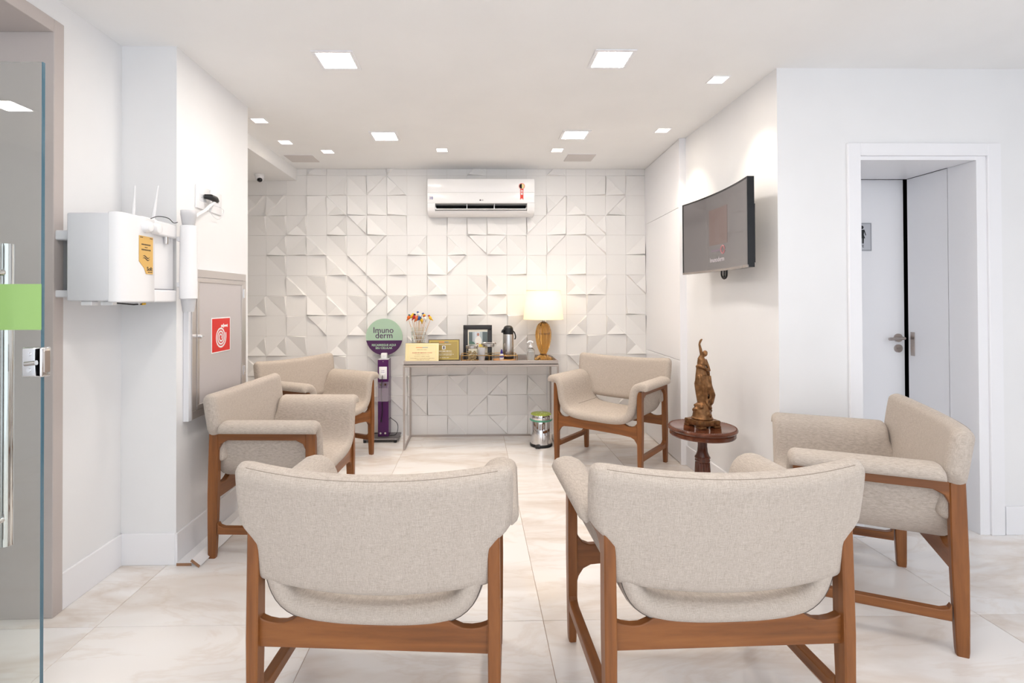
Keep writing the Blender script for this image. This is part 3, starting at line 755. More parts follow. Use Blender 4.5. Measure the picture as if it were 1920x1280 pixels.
for i, (dx, dy, z, body, head, l) in enumerate(birds):
    t = thing('bird_pick', 'wooden pick topped with ' + ('an ' if l[0] in 'ao' else 'a ') + l + ' in the glass vase', 'pick', (vx, vy, TZ), 0, 'bird picks in the glass vase')
    bx = dx * -.28; by = dy * .4 + .012 * math.sin(i * 2.1)
    top = Vector((dx, dy, z - .02)); bot = Vector((bx, by, .012))
    obj('stick', rod(bot, top), M_STICK, t)
    s = -1 if i in (7, 9) else 1
    rot = Matrix.Rotation(R(28 * (1 if i % 2 else -1) * (-1 if s < 0 else 1)), 3, 'Y')
    if i in (0, 2, 3): rot = Matrix.Rotation(R(14), 3, 'Y')
    b = Vector((dx, dy, z))
    bd = obj('bird', MB().ell(b, (.0145, .0125, .021), 14, 10, rot), body, t)
    up = rot @ Vector((0, 0, .022)); hd_ = b + up
    obj('head', MB().ell(hd_, (.0098, .0098, .0098), 12, 8), head, bd)
    obj('beak', MB().tube([hd_ + Vector((s * .007, -.004, 0)), hd_ + Vector((s * .016, -.006, -.001))], [.0035, .0004], 8), M_BLACK, bd)
    dn = rot @ Vector((-s * .006, .004, -.018)); obj('tail', MB().tube([b + dn, b + dn * 2.0], [.007, .003], 8), body, bd)

# --- gold wire caddy and what stands in it
cx0, cx1, cy0, cy1 = -.118, .381, 4.625, 4.83
cd = thing('wire_caddy', 'low gold wire caddy tray holding jars and flask', 'caddy', ((cx0 + cx1) / 2, (cy0 + cy1) / 2, TZ))
hw, hd2 = (cx1 - cx0) / 2, (cy1 - cy0) / 2
for z in (.004, .066):
    obj('wire_ring', MB().tube([(-hw, -hd2, z), (hw, -hd2, z)], .0035, 8).tube([(hw, -hd2, z), (hw, hd2, z)], .0035, 8).tube([(hw, hd2, z), (-hw, hd2, z)], .0035, 8).tube([(-hw, hd2, z), (-hw, -hd2, z)], .0035, 8), M_GOLDW, cd)
for x in (-hw, 0, hw):
    for y in (-hd2, hd2): obj('post', MB().tube([(x, y, .004), (x, y, .066)], .0035, 8), M_GOLDW, cd)
obj('base_plate', MB().box(-hw, hw, -hd2, hd2, .002, .005), M_BAMBOO, cd)
CZ = TZ + .0055
def jar(x, y, r, h, label, fill, fillh, clip=False):
    t = thing('storage_jar', label, 'jar', (x, y, CZ))
    obj('glass_body', MB().lathe([(0, .004), (r - .004, .004), (r - .003, h - .012), (r - .008, h), (r - .004, h), (r, h - .014), (r, .002), (r - .002, 0), (0, 0)], 32), M_JAR, t)
    obj('lid', MB().lathe([(r + .001, h + .001), (r + .003, h + .003), (r + .003, h + .024), (r - .002, h + .028), (0, h + .028)], 32), M_STEEL, t, label='brushed steel lid')
    if fill:
        mb = MB(); random.seed(int(x * 1000) + 5)
        for _ in range(80):
            a = random.uniform(0, 2 * PI); rr = (r - .014) * math.sqrt(random.random()); z = random.uniform(.011, fillh)
            mb.ell((rr * math.cos(a), rr * math.sin(a), z), (.009, .008, .006), 6, 4, Matrix.Rotation(random.uniform(0, 3), 3, Vector((random.random(), random.random(), 1)).normalized()))
        o = obj('contents', mb, fill, t); o['kind'] = 'stuff'
    if clip: obj('lid_handle', MB().tube(smoothpath([(-r - .012, -.01, h + .02), (-r + .01, -.02, h + .033), (r - .005, -.02, h + .034), (r + .012, -.01, h + .028)], 4), .005, 8), M_STEEL, t)
jar(-.022, 4.70, .052, .118, 'glass jar of biscuits with a flat steel lid in the caddy', M_GRAINS, .09)
jar(.128, 4.765, .054, .128, 'taller empty glass jar with a handled steel lid in the caddy', None, 0, True)
for k in range(6):
    z = .001 + k * .0125
    o = obj('plastic_cup', MB().lathe([(0, .001), (.024, .001), (.034, .062), (.0355, .062), (.0255, 0), (0, 0)], 24), M_THING, loc=(.063, 4.675, CZ + z))
    tag(o, 'small clear plastic cup in the stack between the two jars', 'cup', 'stacked clear plastic cups in the caddy')
bt = obj('bamboo_mat', MB().lathe([(.0, .0), (.1, .0), (.102, .004), (.102, .014), (.099, .017), (0, .017)], 40, (0, 0, 0)), M_BAMBOO, loc=(.272, 4.728, CZ)); tag(bt, 'round bamboo board under the flask in the caddy', 'board')
BZ = CZ + .0175
sw = thing('sweetener_bottle', 'small white dropper bottle with a violet cap before the flask', 'bottle', (.243, 4.668, BZ))
obj('body', MB().lathe([(0, 0), (.018, 0), (.02, .003), (.02, .04), (.016, .05), (.009, .054), (0, .054)], 24), M_WPL, sw)
obj('cap', MB().lathe([(.011, .0545), (.0115, .062), (.009, .076), (.005, .092), (0, .094)], 20), M_NAVY, sw, label='violet pointed cap')
obj('print_band', MB().lathe([(.0204, .022), (.0204, .034)], 24), M_NAVY, sw)
fx, fy = .309, 4.752
ff = thing('thermal_flask', 'brushed steel thermal flask with a black pump top', 'flask', (fx, fy, BZ))
obj('body', MB().lathe([(0, 0), (.05, 0), (.0515, .02), (.0515, .021)], 36), M_BLACK, ff)
obj('steel_sleeve', MB().lathe([(.0495, .0212), (.0505, .024), (.051, .09), (.0485, .212), (.046, .224)], 40), M_STEEL, ff, label='brushed steel sleeve')
hd_ = obj('pump_head', MB().lathe([(.047, .224), (.0475, .232), (.046, .264), (.042, .284), (.032, .297), (.016, .303), (0, .304)], 36), M_BLACK, ff, label='black domed pump top')
obj('spout', MB().tube(smoothpath([(-.035, -.02, .268), (-.052, -.026, .256), (-.056, -.028, .238)], 4), [.01] * 9, 10), M_BLACK, hd_)
obj('carry_handle', MB().tube(smoothpath([(.044, 0, .252), (.058, 0, .236), (.066, 0, .208), (.066, 0, .188), (.058, 0, .176)], 5), .0055, 8), M_BLACK, ff)
# --- sanitiser bottle
sb = thing('pump_bottle', 'clear sanitiser pump bottle left of the amber lamp', 'bottle', (.508, 4.70, TZ))
obj('bottle', MB().lathe([(0, .002), (.034, .002), (.0355, .006), (.0355, .092), (.032, .108), (.018, .122), (.013, .128), (.013, .134), (.015, .134), (.015, .127), (.02, .123), (.0345, .109), (.0375, .093), (.0375, .004), (.035, 0), (0, 0)], 32), M_GLASS, sb)
obj('liquid', MB().lathe([(0, .003), (.0335, .003), (.0348, .007), (.0348, .083), (0, .083)], 28), glass('sanitiser_gel', (240, 238, 236), 0, 1.33), sb)
pc = obj('collar', MB().lathe([(.0155, .128), (.0155, .146), (.006, .15), (.005, .172), (.0, .172)], 24), M_WPL, sb)
obj('nozzle', MB().tube(smoothpath([(.02, -.002, .171), (.008, 0, .18), (-.012, 0, .182), (-.034, -.004, .168)], 4), [.009] * 9 + [.009, .006, .005, .004], 10), M_WPL, pc)
# --- amber lamp
lx, ly = .638, 4.80
la = thing('table_lamp', 'amber ribbed glass table lamp with lit cream drum shade', 'lamp', (lx, ly, TZ))
def flu(k, a): return 1 + ((.085 * math.cos(8 * a)) if 7 < k < 17 else (.14 * math.cos(8 * a) * (1 - k / 7) if k <= 7 else 0))
pr_ = [(.0, 0), (.066, 0), (.079, .008), (.076, .02), (.06, .034), (.042, .046), (.032, .056), (.03, .064), (.034, .078), (.045, .105), (.056, .14), (.064, .18), (.068, .22), (.068, .255), (.064, .285), (.057, .31), (.048, .33), (.036, .345), (.022, .354), (.014, .357), (0, .357)]
gb = MB().lathe(pr_, 72, flute=flu)
obj('glass_base', gb, M_AMBER, la, 60, label='amber ribbed glass body on a petal foot')
obj('socket', MB().lathe([(.012, .358), (.014, .362), (.014, .384), (.008, .39), (.008, .41), (0, .41)], 20), M_CHROME, la)
obj('shade', MB().lathe([(.184, .378), (.157, .643), (.1555, .643), (.1825, .378)], 56), M_SHADE, la, 60, label='cream drum shade, lit')
for z, rr in ((.378, .184), (.643, .157)): obj('shade_ring', MB().lathe([(rr - .002, z - .001), (rr + .0008, z - .001), (rr + .0008, z + .004), (rr - .002, z + .004)], 48), M_PAPER, la)
obj('shade_spider', MB().tube([(-.156, 0, .638), (.156, 0, .638)], .0015, 6).tube([(0, 0, .41), (0, 0, .638)], .002, 6), M_CHROME, la)
obj('bulb', MB().ell((0, 0, .46), (.03, .03, .04), 16, 12), mat('lamp_bulb', (255, 240, 215), .4, emit=(255, 226, 180), estr=2.5), la)
ld = bpy.data.lights.new('lamp_glow', 'POINT'); ld.energy = LAMP; ld.color = (1, .87, .70); ld.shadow_soft_size = .045
lo = bpy.data.objects.new('lamp_glow', ld); COL.objects.link(lo); lo.parent = la; lo.location = (0, 0, .54)
obj('cord', MB().tube(smoothpath([(.03, .03, .006), (.075, .06, .012), (.082, .1, .03), (.07, .18, .034), (.066, .205, .02), (.062, .214, -.1), (.06, .216, -.35), (.064, .218, -.44)], 6), .0022, 6), M_WPLD, la, label='thin white cord')

# ------------------------------------------------------------------ pedal bin
pb = thing('pedal_bin', 'chrome pedal bin with a lime patterned lid under the console', 'bin', (.594, 4.655, 0), R(-6))
obj('base_ring', MB().lathe([(0, .001), (.096, .001), (.1, .006), (.1, .022), (.095, .026), (0, .026)], 40), M_BLACK, pb)
obj('body', MB().lathe([(.0935, .026), (.0935, .232), (.0905, .238), (.086, .238)], 48), M_CHROME, pb, label='polished steel drum')
obj('bin_liner', MB().lathe([(.0945, .226), (.101, .231), (.099, .241), (.094, .243), (.0915, .24)], 48, flute=lambda k, a: 1 + .012 * math.sin(7 * a) * (k in (1, 2))), M_LINER, pb, label='mint green liner edge')
ldr = obj('lid', MB().lathe([(.0955, .243), (.097, .25), (.0965, .272), (.092, .282)], 48), M_CHROME, pb)
mb = MB().lathe([(.0918, .2815), (.088, .288), (.06, .294), (.0, .297)], 40)
obj('lid_top', mb, M_LIME, ldr, label='lime patterned lid top')
mb = MB(); random.seed(4)
for k in range(14):
    a = random.uniform(0, 2 * PI); r_ = random.uniform(.01, .07)
    mb.lathe([(.007, 0), (.0055, .0009), (0, .001)], 8, (r_ * math.cos(a), r_ * math.sin(a), .2972 - .0015 * (r_ / .06) ** 2 * 1.8))
obj('lid_dots', mb, mat('pale_dots', (206, 212, 170), .5), ldr)
obj('pedal', MB().rbox(-.055, -.012, -.128, -.07, .012, .026, .005, 2).rbox(-.048, -.02, -.08, -.04, .008, .02, .003, 1), M_BLACK, pb)

# ------------------------------------------------------------------ charging totem
tx, ty = -.866, 4.93
tt = thing('charging_totem', 'purple phone charging totem with round mint and purple sign', 'charging station', (tx, ty, 0))
bp = obj('base_plate', MB().rbox(-.158, .158, -.15, .095, .022, .036, .003, 1), mat('dark_grey_metal', (116, 112, 114), .35, .5), tt)
for x in (-.145, .135):
    for y in (-.135, .075): obj('rubber_foot', MB().lathe([(0, 0), (.014, 0), (.014, .022), (0, .022)], 16, (x, y, 0)), M_BLACK, bp)
PW = .05; PX = .012
ps = obj('post', MB().rbox(PX - PW, PX + PW, -.065, .075, .036, .752, .003, 1), M_PURPLE, tt, label='glossy purple post')
obj('post_cap', MB().rbox(PX - PW + .003, PX + PW - .003, -.062, .072, .752, .756, .001, 1), M_WPLD, ps)
for x in (PX - .024, PX + .02):
    obj('screw', plate(MB(), x, .068, .009, -.071, -.065), M_CHROME, ps)
    obj('screw', plate(MB(), x, .522, .0095, -.071, -.065), M_CHROME, ps)
obj('top_screw', plate(MB(), PX, .735, .003, -.067, -.065), M_CHROME, ps)
ol = obj('outlet', MB().rbox(PX - .037, PX + .037, -.074, -.065, .571, .687, .004, 2), M_WPL, tt, label='white double socket plate')
for dx in (-.008, .008):
    for dz in (.65, .632): obj('socket_hole', plate(MB(), PX + dx, dz, .0035, -.0745, -.0738), M_NAVY, ol)
obj('charger', MB().rbox(PX - .02, PX + .018, -.096, -.074, .595, .625, .004, 2), M_WPL, tt)
obj('cable', MB().tube(smoothpath([(PX, -.097, .61), (PX - .004, -.104, .56), (PX - .01, -.1, .47), (PX - .012, -.098, .42), (PX - .007, -.075, .33), (PX - .008, -.073, .25), (PX - .018, -.07, .19)], 6), .0032, 8), M_BLACK, tt, label='black charging cable')
obj('cable_plug', MB().tube([(PX - .018, -.07, .198), (PX - .017, -.07, .172)], .0055, 8), M_BLACK, tt)
pk = MB(); pz0, pz1 = .37, .545; t3 = .0018
pk.box(PX - .053, PX + .053, -.068, -.0665, pz0, pz1).box(PX - .058, PX + .05, -.118, -.118 + t3, pz0 + .004, pz1 - .05).box(PX - .058, PX - .058 + t3, -.118, -.067, pz0, pz1 - .04).box(PX + .05 - t3, PX + .05, -.118, -.067, pz0, pz1 - .02).box(PX - .058, PX + .05, -.118, -.067, pz0, pz0 + t3)
obj('acrylic_pocket', pk, M_ACRYL, tt, label='clear acrylic phone pocket')
obj('white_adapter', MB().rbox(PX - .028, PX + .028, -.03, .03, .756, .808, .008, 3), M_WPL, tt, label='small white box on the post top')
obj('adapter_dial', MB().add(*(lambda m_: (m_.v, m_.f))(plate(MB(), PX, .778, .011, -.0312, -.03))), M_WPLD, tt)
dr = .1735; dxx, dz = .008, .958
def half(y0, y1, zc, up):
    n = 40; a0 = -.075; lim = math.asin(a0 / dr * 1.0)
    an = [lim + (PI - 2 * lim) * i / n for i in range(n + 1)] if up else [PI - lim + (PI + 2 * lim) * i / n for i in range(n + 1)]
    return MB().prism([(dxx + dr * math.cos(a), zc + dr * math.sin(a)) for a in an], 1, y0, y1)
def half2(up):
    n = 40; k = -.033; lim = math.asin(k / dr)
    an = [lim + (PI - 2 * lim) * i / n for i in range(n + 1)] if up else [PI - lim + (PI + 2 * lim) * i / n for i in range(n + 1)]
    return MB().prism([(dxx + dr * math.cos(a), dz + dr * math.sin(a)) for a in an], 1, -.008 + .03, .03)
sd = obj('sign_disc', half2(True), M_MINT, tt, label='mint upper half of the round sign')
obj('sign_disc_lower', half2(False), M_PURPD, tt, label='purple lower half of the round sign')
text('lettering', 'Imuno', .078, M_PURPD, tt, (dxx - .008, .0215, dz + .062), bold=.0004, sx=.98)
text('lettering', 'derm', .078, M_PURPD, tt, (dxx - .002, .0215, dz + .012), bold=.0004, sx=1.0)
text('lettering', 'RECARREGUE AQUI', .0275, M_MINT, tt, (dxx - .004, .0215, dz - .078), bold=.0007, sx=.94)
text('lettering', 'SEU CELULAR', .0275, M_MINT, tt, (dxx - .004, .0215, dz - .106), bold=.0007, sx=.94)
obj('power_cord', MB().tube(smoothpath([(PX + .05, .05, .19), (.07, .045, .18), (.125, .03, .14), (.138, 0, .09), (.12, -.03, .045), (.06, -.05, .042), (PX + .05, -.05, .042)], 6), .003, 8).tube(smoothpath([(PX - .05, -.03, .06), (-.1, -.02, .05), (-.16, 0, .037), (-.25, .03, .004)], 5), .003, 8), M_BLACK, tt, label='looped black power cord')

# ------------------------------------------------------------------ air conditioner
ac = thing('air_conditioner', 'white split air conditioner high on the tiled wall', 'air conditioner', (.066, YB - .033, 2.105))
AW = .502; AD = .175
prof = [(0, 0), (-.10, .004), (-.135, .02), (-.158, .05), (-.168, .09), (-AD + .003, .13), (-AD, .19), (-AD, .30), (-AD + .01, .322), (-AD + .03, .333), (0, .335)]
SLOT = (-.43, .432)
mb = MB().prism(prof, 0, -AW, SLOT[0]); mb2 = MB().prism(prof, 0, SLOT[1], AW)
mid_p = [(0, 0), (-.10, .004), (-.135, .02), (-.15, .036), (-.05, .036), (-.05, .104), (-.171, .104), (-AD + .003, .13), (-AD, .19), (-AD, .30), (-AD + .01, .322), (-AD + .03, .333), (0, .335)]
body = MB(); body.add(mb.v, mb.f); body.add(mb2.v, mb2.f); m3 = MB().prism(mid_p, 0, SLOT[0], SLOT[1]); body.add(m3.v, m3.f)
o = obj('body', body, M_ACW, ac, 30); bevel_mod(o, .004)
obj('front_panel', MB().rbox(-AW + .003, AW - .003, -AD - .006, -AD + .004, .205, .33, .003, 2), M_ACW, ac)
obj('lower_panel', MB().rbox(-AW + .003, AW - .003, -AD - .003, -AD + .006, .108, .2035, .003, 2), M_ACW, ac)
obj('air_slot', MB().box(SLOT[0], SLOT[1], -.056, -.0505, .037, .103), M_DARK, ac, label='dark air outlet')
obj('louvre', MB().rbox(SLOT[0] + .004, SLOT[1] - .004, -.163, -.11, .047, .056, .002, 1), M_ACW, ac)
obj('flap', MB().rbox(SLOT[0] + .004, SLOT[1] - .004, -.158, -.105, .034, .0385, .002, 1), M_ACW, ac)
for x in (-.425, -.133, .125, .425): obj('vane', MB().rbox(x - .003, x + .003, -.163, -.06, .05, .1 if abs(x) < .2 else .07, .001, 1), M_WPLD, ac)
yf = -AD - .0035
st = obj('round_badge', MB().box(-.485, -.446, yf - .0006, yf, .128, .178), M_PRINTW, ac, label='white warranty sticker')
text('lettering', '10', .034, M_NAVY, st, (-.4655, yf - .0012, .15), bold=.001)
lg = obj('logo_disc', plate(MB(), 0, 0, .007, -.0006, 0), mat('grey_logo', (88, 78, 82), .5), ac); lg.location = (-.008, yf, .132)
text('lettering', 'LG', .0155, MATS['grey_logo'], ac, (.011, yf - .0004, .132), bold=.0003)
rb = obj('ribbon_sticker', MB().box(.366, .396, -AD - .0072, -AD - .006, .208, .262).poly([(.366, yf - .0006, .206), (.396, yf - .0006, .206), (.396, yf - .0006, .135), (.381, yf - .0006, .15), (.366, yf - .0006, .135)]), mat('ribbon_red', (232, 72, 52), .5), ac, label='red efficiency ribbon sticker')
y9 = -AD - .0064
obj('rosette', MB().poly([(.381 + (.031 if i % 2 else .027) * math.cos(2 * PI * i / 40), y9 - .0009, .262 + (.031 if i % 2 else .027) * math.sin(2 * PI * i / 40)) for i in range(40)]), mat('ribbon_pink', (238, 150, 140), .5), rb)
obj('rosette_half', MB().poly([(.381, y9 - .0014, .262 - .023)] + [(.381 + .023 * math.cos(a), y9 - .0014, .262 + .023 * math.sin(a)) for a in [PI * 1.5 - PI * i / 16 for i in range(17)]]), M_GLOSSB, rb)
obj('rosette_half', MB().poly([(.381 + .023 * math.cos(a), y9 - .0014, .262 + .023 * math.sin(a)) for a in [-PI / 2 + PI * i / 16 for i in range(17)]]), mat('rosette_cream', (238, 222, 160), .5), rb)
obj('ribbon_print', MB().box(.372, .39, yf - .0016, yf - .0006, .182, .2).box(.371, .391, y9 - .0016, y9, .212, .225), M_PRINTW, rb)

# ------------------------------------------------------------------ television
TVW, TVH = .892, .5; TR = 2.6
tv = thing('television', 'curved black television tilted on a wall bracket', 'television', (1.545, 3.26, 1.4800)); tv.rotation_euler.z = R(-90)
# local: x along the screen (to the room's near end), -y toward the viewer, z up
def tvp(x, off, z):
    a = x / TR; return Vector((TR * math.sin(a), -(TR - TR * math.cos(a)) * 1.0 + off, z))
def curved(x0, x1, y0, y1, z0, z1, n=24):
    mb = MB(); vs = []; fs = []
    for i in range(n + 1):
        x = x0 + (x1 - x0) * i / n
        vs += [tvp(x, y0, z0), tvp(x, y1, z0), tvp(x, y1, z1), tvp(x, y0, z1)]
    for i in range(n):
        for k in range(4): fs.append((i * 4 + k, i * 4 + (k + 1) % 4, (i + 1) * 4 + (k + 1) % 4, (i + 1) * 4 + k))
    fs += [(3, 2, 1, 0), tuple(n * 4 + k for k in range(4))]; return mb.add(vs, fs)
w = TVW / 2
obj('casing', curved(-w, w, -.004, .03, 0, TVH), M_GLOSSB, tv, 40)
obj('rear_housing', curved(-w * .72, w * .86, .03, .058, .03, TVH * .72), M_BLACK, tv, 40)
for z0, z1 in ((0, .014), (TVH - .009, TVH)): obj('bezel', curved(-w, w, -.009, -.004, z0, z1), M_GLOSSB if z0 else mat('bezel_silver', (150, 142, 138), .25, .6), tv, 40)
for x0, x1 in ((-w, -w + .009), (w - .009, w)): obj('bezel', curved(x0, x1, -.009, -.004, .014, TVH - .009, 2), M_GLOSSB, tv, 40)
def screen_mat():
    m = mat('dim_tv_screen', (58, 55, 55), .08, spec=.6, emit=(120, 112, 110), estr=.22)
    return m
scn = obj('screen', curved(-w + .009, w - .009, -.006, -.004, .014, TVH - .009), screen_mat(), tv, 40, label='dim grey screen')
def flat_on(name, x0, x1, z0, z1, m): return obj(name, curved(x0, x1, -.0068, -.006, z0, z1, 8), m, scn, 40)
def smat(n, c, s): return mat(n, (40, 38, 38), .1, emit=c, estr=s)
flat_on('screen_picture', -.105, .14, .17, .40, smat('screen_brown', (128, 100, 92), .26))
flat_on('screen_picture', -.02, .07, .19, .37, smat('screen_grey', (128, 122, 124), .32))
flat_on('screen_picture', -.015, .04, .30, .355, smat('screen_dark', (70, 66, 68), .25))
smw = smat('screen_white', (190, 176, 176), .42)
flat_on('screen_text_line', -.08, .06, .128, .138, smat('screen_violet', (120, 92, 112), .35))
obj('screen_logo', MB().tube([tvp(.078 + .024 * math.cos(a), -.0068, .133 + .024 * math.sin(a)) for a in [2 * PI * i / 24 for i in range(24)]], .005, 6), smat('screen_rose', (170, 110, 110), .4), scn)
tn = text('screen_lettering', 'Imunoderm', .042, smw, scn, tvp(.0, -.0075, .075))
br = obj('wall_bracket', MB().rbox(-.08, .08, .058, .075, .1, .3, .003, 1).rbox(-.03, .03, .075, .118, .16, .24, .003, 1).rbox(-.1, .1, .118, .129, .1, .3, .003, 1), M_BLACK, tv)
obj('hanging_cable', MB().tube(smoothpath([(-.02, .035, .03), (-.03, .036, -.02), (.0, .036, -.045), (.035, .036, -.03), (.04, .035, .03)], 6), .006, 8).tube(smoothpath([(.0, .04, .03), (-.005, .04, -.03), (.018, .04, -.035), (.02, .04, .03)], 6), .005, 8), M_BLACK, tv, label='loop of black cable')

# ------------------------------------------------------------------ round table and statue
rx, ry = 1.405, 3.19
rt = thing('side_table', 'round carved mahogany pedestal table by the right wall', 'table', (rx, ry, 0))
tp = obj('table_top', MB().lathe([(0, .462), (.15, .462), (.178, .463), (.188, .466), (.192, .473), (.191, .488), (.186, .493), (.187, .497), (.196, .5), (.2015, .506), (.2015, .514), (.197, .5205), (.186, .522), (.182, .5205), (0, .5205)], 64), M_MAHOX, rt, 25)
bd = MB()
for k in range(90):
    a = 2 * PI * k / 90; bd.ell((.1925 * math.cos(a), .1925 * math.sin(a), .5205), (.005, .005, .0035), 6, 4)
obj('beaded_edge', bd, M_MAHO, tp)
def fl2(k, a): return 1 + (.05 * math.cos(18 * a) if k in (2, 3, 4, 5) else 0)
obj('pedestal', MB().lathe([(.05, .463), (.032, .456), (.0275, .435), (.0265, .40), (.03, .365), (.038, .345), (.041, .338)], 54, flute=lambda k, a: 1 + (.04 * math.cos(10 * a) if 1 < k < 5 else 0)), M_MAHO, rt)
obj('collar_ring', MB().lathe([(.038, .34), (.0435, .336), (.0445, .328), (.041, .322), (.0435, .318), (.044, .31), (.041, .304), (.038, .303)], 40, flute=lambda k, a: 1 + (.02 * math.cos(20 * a) if k in (1, 2) else 0)), M_MAHO, rt)
obj('fluted_column', MB().lathe([(.037, .304), (.041, .30), (.043, .26), (.046, .18), (.05, .1), (.052, .085), (.04, .075)], 72, flute=lambda k, a: 1 + (.05 * math.cos(16 * a) if 0 < k < 5 else 0)), M_MAHO, rt)
obj('foot_hub', MB().lathe([(.0, .06), (.055, .062), (.06, .075), (.05, .088), (0, .09)], 32), M_MAHO, rt)
for k in range(3):
    a = R(90 + 120 * k); d = Vector((math.cos(a), math.sin(a), 0))
    obj('leg', MB().tube([d * .03 + Vector((0, 0, .075)), d * .09 + Vector((0, 0, .07)), d * .14 + Vector((0, 0, .04)), d * .175 + Vector((0, 0, .017)), d * .19 + Vector((0, 0, .016))], [.02, .019, .017, .015, .012], 12), M_MAHO, rt)

su = thing('bronze_statue', 'bronze statue of a draped woman raising one arm on the round table', 'statue', (rx, ry - .0, .521), R(16))
pl = MB()
for a in ((-.07, .07, -.046, .046), (-.046, .046, -.07, .07)): pl.rbox(a[0], a[1], a[2], a[3], .012, .046, .004, 2)
for sx in (-1, 1):
    for sy in (-1, 1): pl.rbox(sx * .053 - .023, sx * .053 + .023, sy * .053 - .023, sy * .053 + .023, 0, .012, .003, 2).rbox(sx * .053 - .02, sx * .053 + .02, sy * .053 - .02, sy * .053 + .02, .01, .044, .004, 2)
obj('plinth', pl, M_BRONZE, su)
fig = MB()
def E(x, y, z, a, b, c, rx_=0, ry_=0): fig.ell((x, y, z), (a, b, c), 16, 12, Matrix.Rotation(rx_, 3, 'X') @ Matrix.Rotation(ry_, 3, 'Y'))
fig.lathe([(0, .046), (.062, .046), (.064, .054), (.058, .06), (.055, .075), (.05, .1), (.045, .12), (.036, .14), (.02, .15), (0, .152)], 28)
random.seed(11)
for k in range(26):
    a = random.uniform(0, 2 * PI); z = random.uniform(.06, .14); r_ = .052 - .25 * (z - .06)
    E(r_ * math.cos(a), r_ * math.sin(a), z, .017, .014, .011, random.uniform(-1, 1), random.uniform(-1, 1))
T = fig.tube
T([(-.004, 0, .13), (-.012, .006, .2), (-.016, .004, .26), (-.004, 0, .32)], [.022, .024, .03, .027], 14)          # standing leg in drapery
T([(.0, -.006, .31), (.022, -.022, .245), (.052, -.026, .192), (.052, -.01, .15), (.034, 0, .12)], [.028, .03, .021, .022, .02], 14)   # bent leg
T([(.004, 0, .29), (.0, 0, .33), (.0, .002, .352), (-.001, .002, .385), (.0, 0, .41), (.004, 0, .425)], [.031, .026, .022, .026, .025, .012], 16)
E(-.010, -.016, .385, .011, .011, .011); E(.012, -.018, .385, .011, .011, .011)
T([(.004, 0, .42), (.014, -.002, .436)], [.009, .008], 12)
E(.02, -.004, .447, .0155, .0165, .0185); E(.027, .002, .452, .0145, .016, .015); E(.033, .006, .445, .008, .009, .009)
E(.017, -.0195, .444, .003, .004, .004)
T([(-.018, 0, .412), (-.004, -.004, .44), (-.012, -.004, .475), (-.02, -.004, .505), (-.017, -.004, .518)], [.0125, .0105, .009, .0065, .006], 12)   # raised arm
T([(-.017, -.004, .516), (-.012, -.006, .528), (-.006, -.008, .536), (-.001, -.01, .536)], [.0068, .007, .005, .003], 10)
for k in range(3): T([(-.013, -.006 + .004 * k - .004, .526), (-.01 + .002 * k, -.006 + .004 * k - .006, .539)], [.0035, .0025], 8)
T([(.022, 0, .41), (.038, -.006, .37), (.035, -.024, .345), (.008, -.032, .35)], [.0125, .0105, .009, .007], 12)   # lower arm across the waist
T(smoothpath([(-.03, .0, .372), (-.012, -.024, .366), (.015, -.026, .352), (.036, -.008, .342), (.03, .02, .35), (-.012, .024, .362), (-.03, .0, .372)], 4), .0095, 10)
T(smoothpath([(.034, -.01, .345), (.042, -.004, .3), (.03, .01, .25), (.03, .012, .2), (.02, .01, .15)], 4), [.012] * 5 + [.016] * 12, 10)
T(smoothpath([(-.026, .004, .36), (-.032, .006, .3), (-.034, .006, .25), (-.022, .006, .2), (-.018, .006, .14)], 4), [.01] * 17, 10)
for k, (x, y, b) in enumerate(((-.02, -.022, -.012), (-.004, -.03, .0), (.014, -.036, .02), (.03, -.036, .04), (-.03, -.01, -.024))):
    T(smoothpath([(x, y, .315), (x + .004, y - .004, .26), (b + .01, y - .002, .2), (b + .006, y + .006, .14)], 4), [.0065] * 13, 8)
T(smoothpath([(.02, -.03, .17), (.006, -.036, .15), (.016, -.044, .125), (.034, -.036, .115), (.046, -.01, .13)], 4), .0095, 8)
fo = obj('figure', fig, M_BRONZE, su, 0)
md = fo.modifiers.new('fuse', 'REMESH'); md.mode = 'VOXEL'; md.voxel_size = .0028; md.use_smooth_shade = True
sm = fo.modifiers.new('soften', 'SMOOTH'); sm.factor = .5; sm.iterations = 3

# ------------------------------------------------------------------ water purifier on the left wall
wx0, wx1, wy0, wy1, wz0, wz1 = -1.668, -1.452, 2.15, 2.575, 1.302, 1.672
wp = thing('water_purifier', 'white wall-mounted water purifier with an amber label', 'water purifier', (0, 0, 0))
dpt = wy1 - wy0
obj('case', MB().rbox(wx0, wx1 - .028, wy0, wy1 - .0, wz0 + .004, wz1 - .002, .008, 3), M_WPLD, wp)
# glossy front: outline in the x,y plane seen from above, with a recess at the far end
yb_ = wy0 + .235                                        # where the dispensing recess begins
fr = [(wx1 - .05, wy0 - .001), (wx1 - .02, wy0 + .001), (wx1 - .004, wy0 + .015), (wx1 + .004, wy0 + .05), (wx1 + .006, wy0 + .14), (wx1 + .004, yb_ - .01), (wx1 - .004, yb_), (wx1 - .05, yb_)]
o = obj('front_cover', MB().prism(fr, 2, wz0 - .002, wz1 + .003), M_WPL, wp, 50, label='glossy white curved front'); bevel_mod(o, .006)
hood = [(wx1 - .05, yb_ - .01), (wx1 + .004, yb_ - .01), (wx1 + .006, yb_ + .06), (wx1 + .004, wy1 - .03), (wx1 - .006, wy1 - .008), (wx1 - .03, wy1), (wx1 - .05, wy1)]
o = obj('hood', MB().prism(hood, 2, wz1 - .062, wz1 + .002), M_WPL, wp, 50); bevel_mod(o, .006)
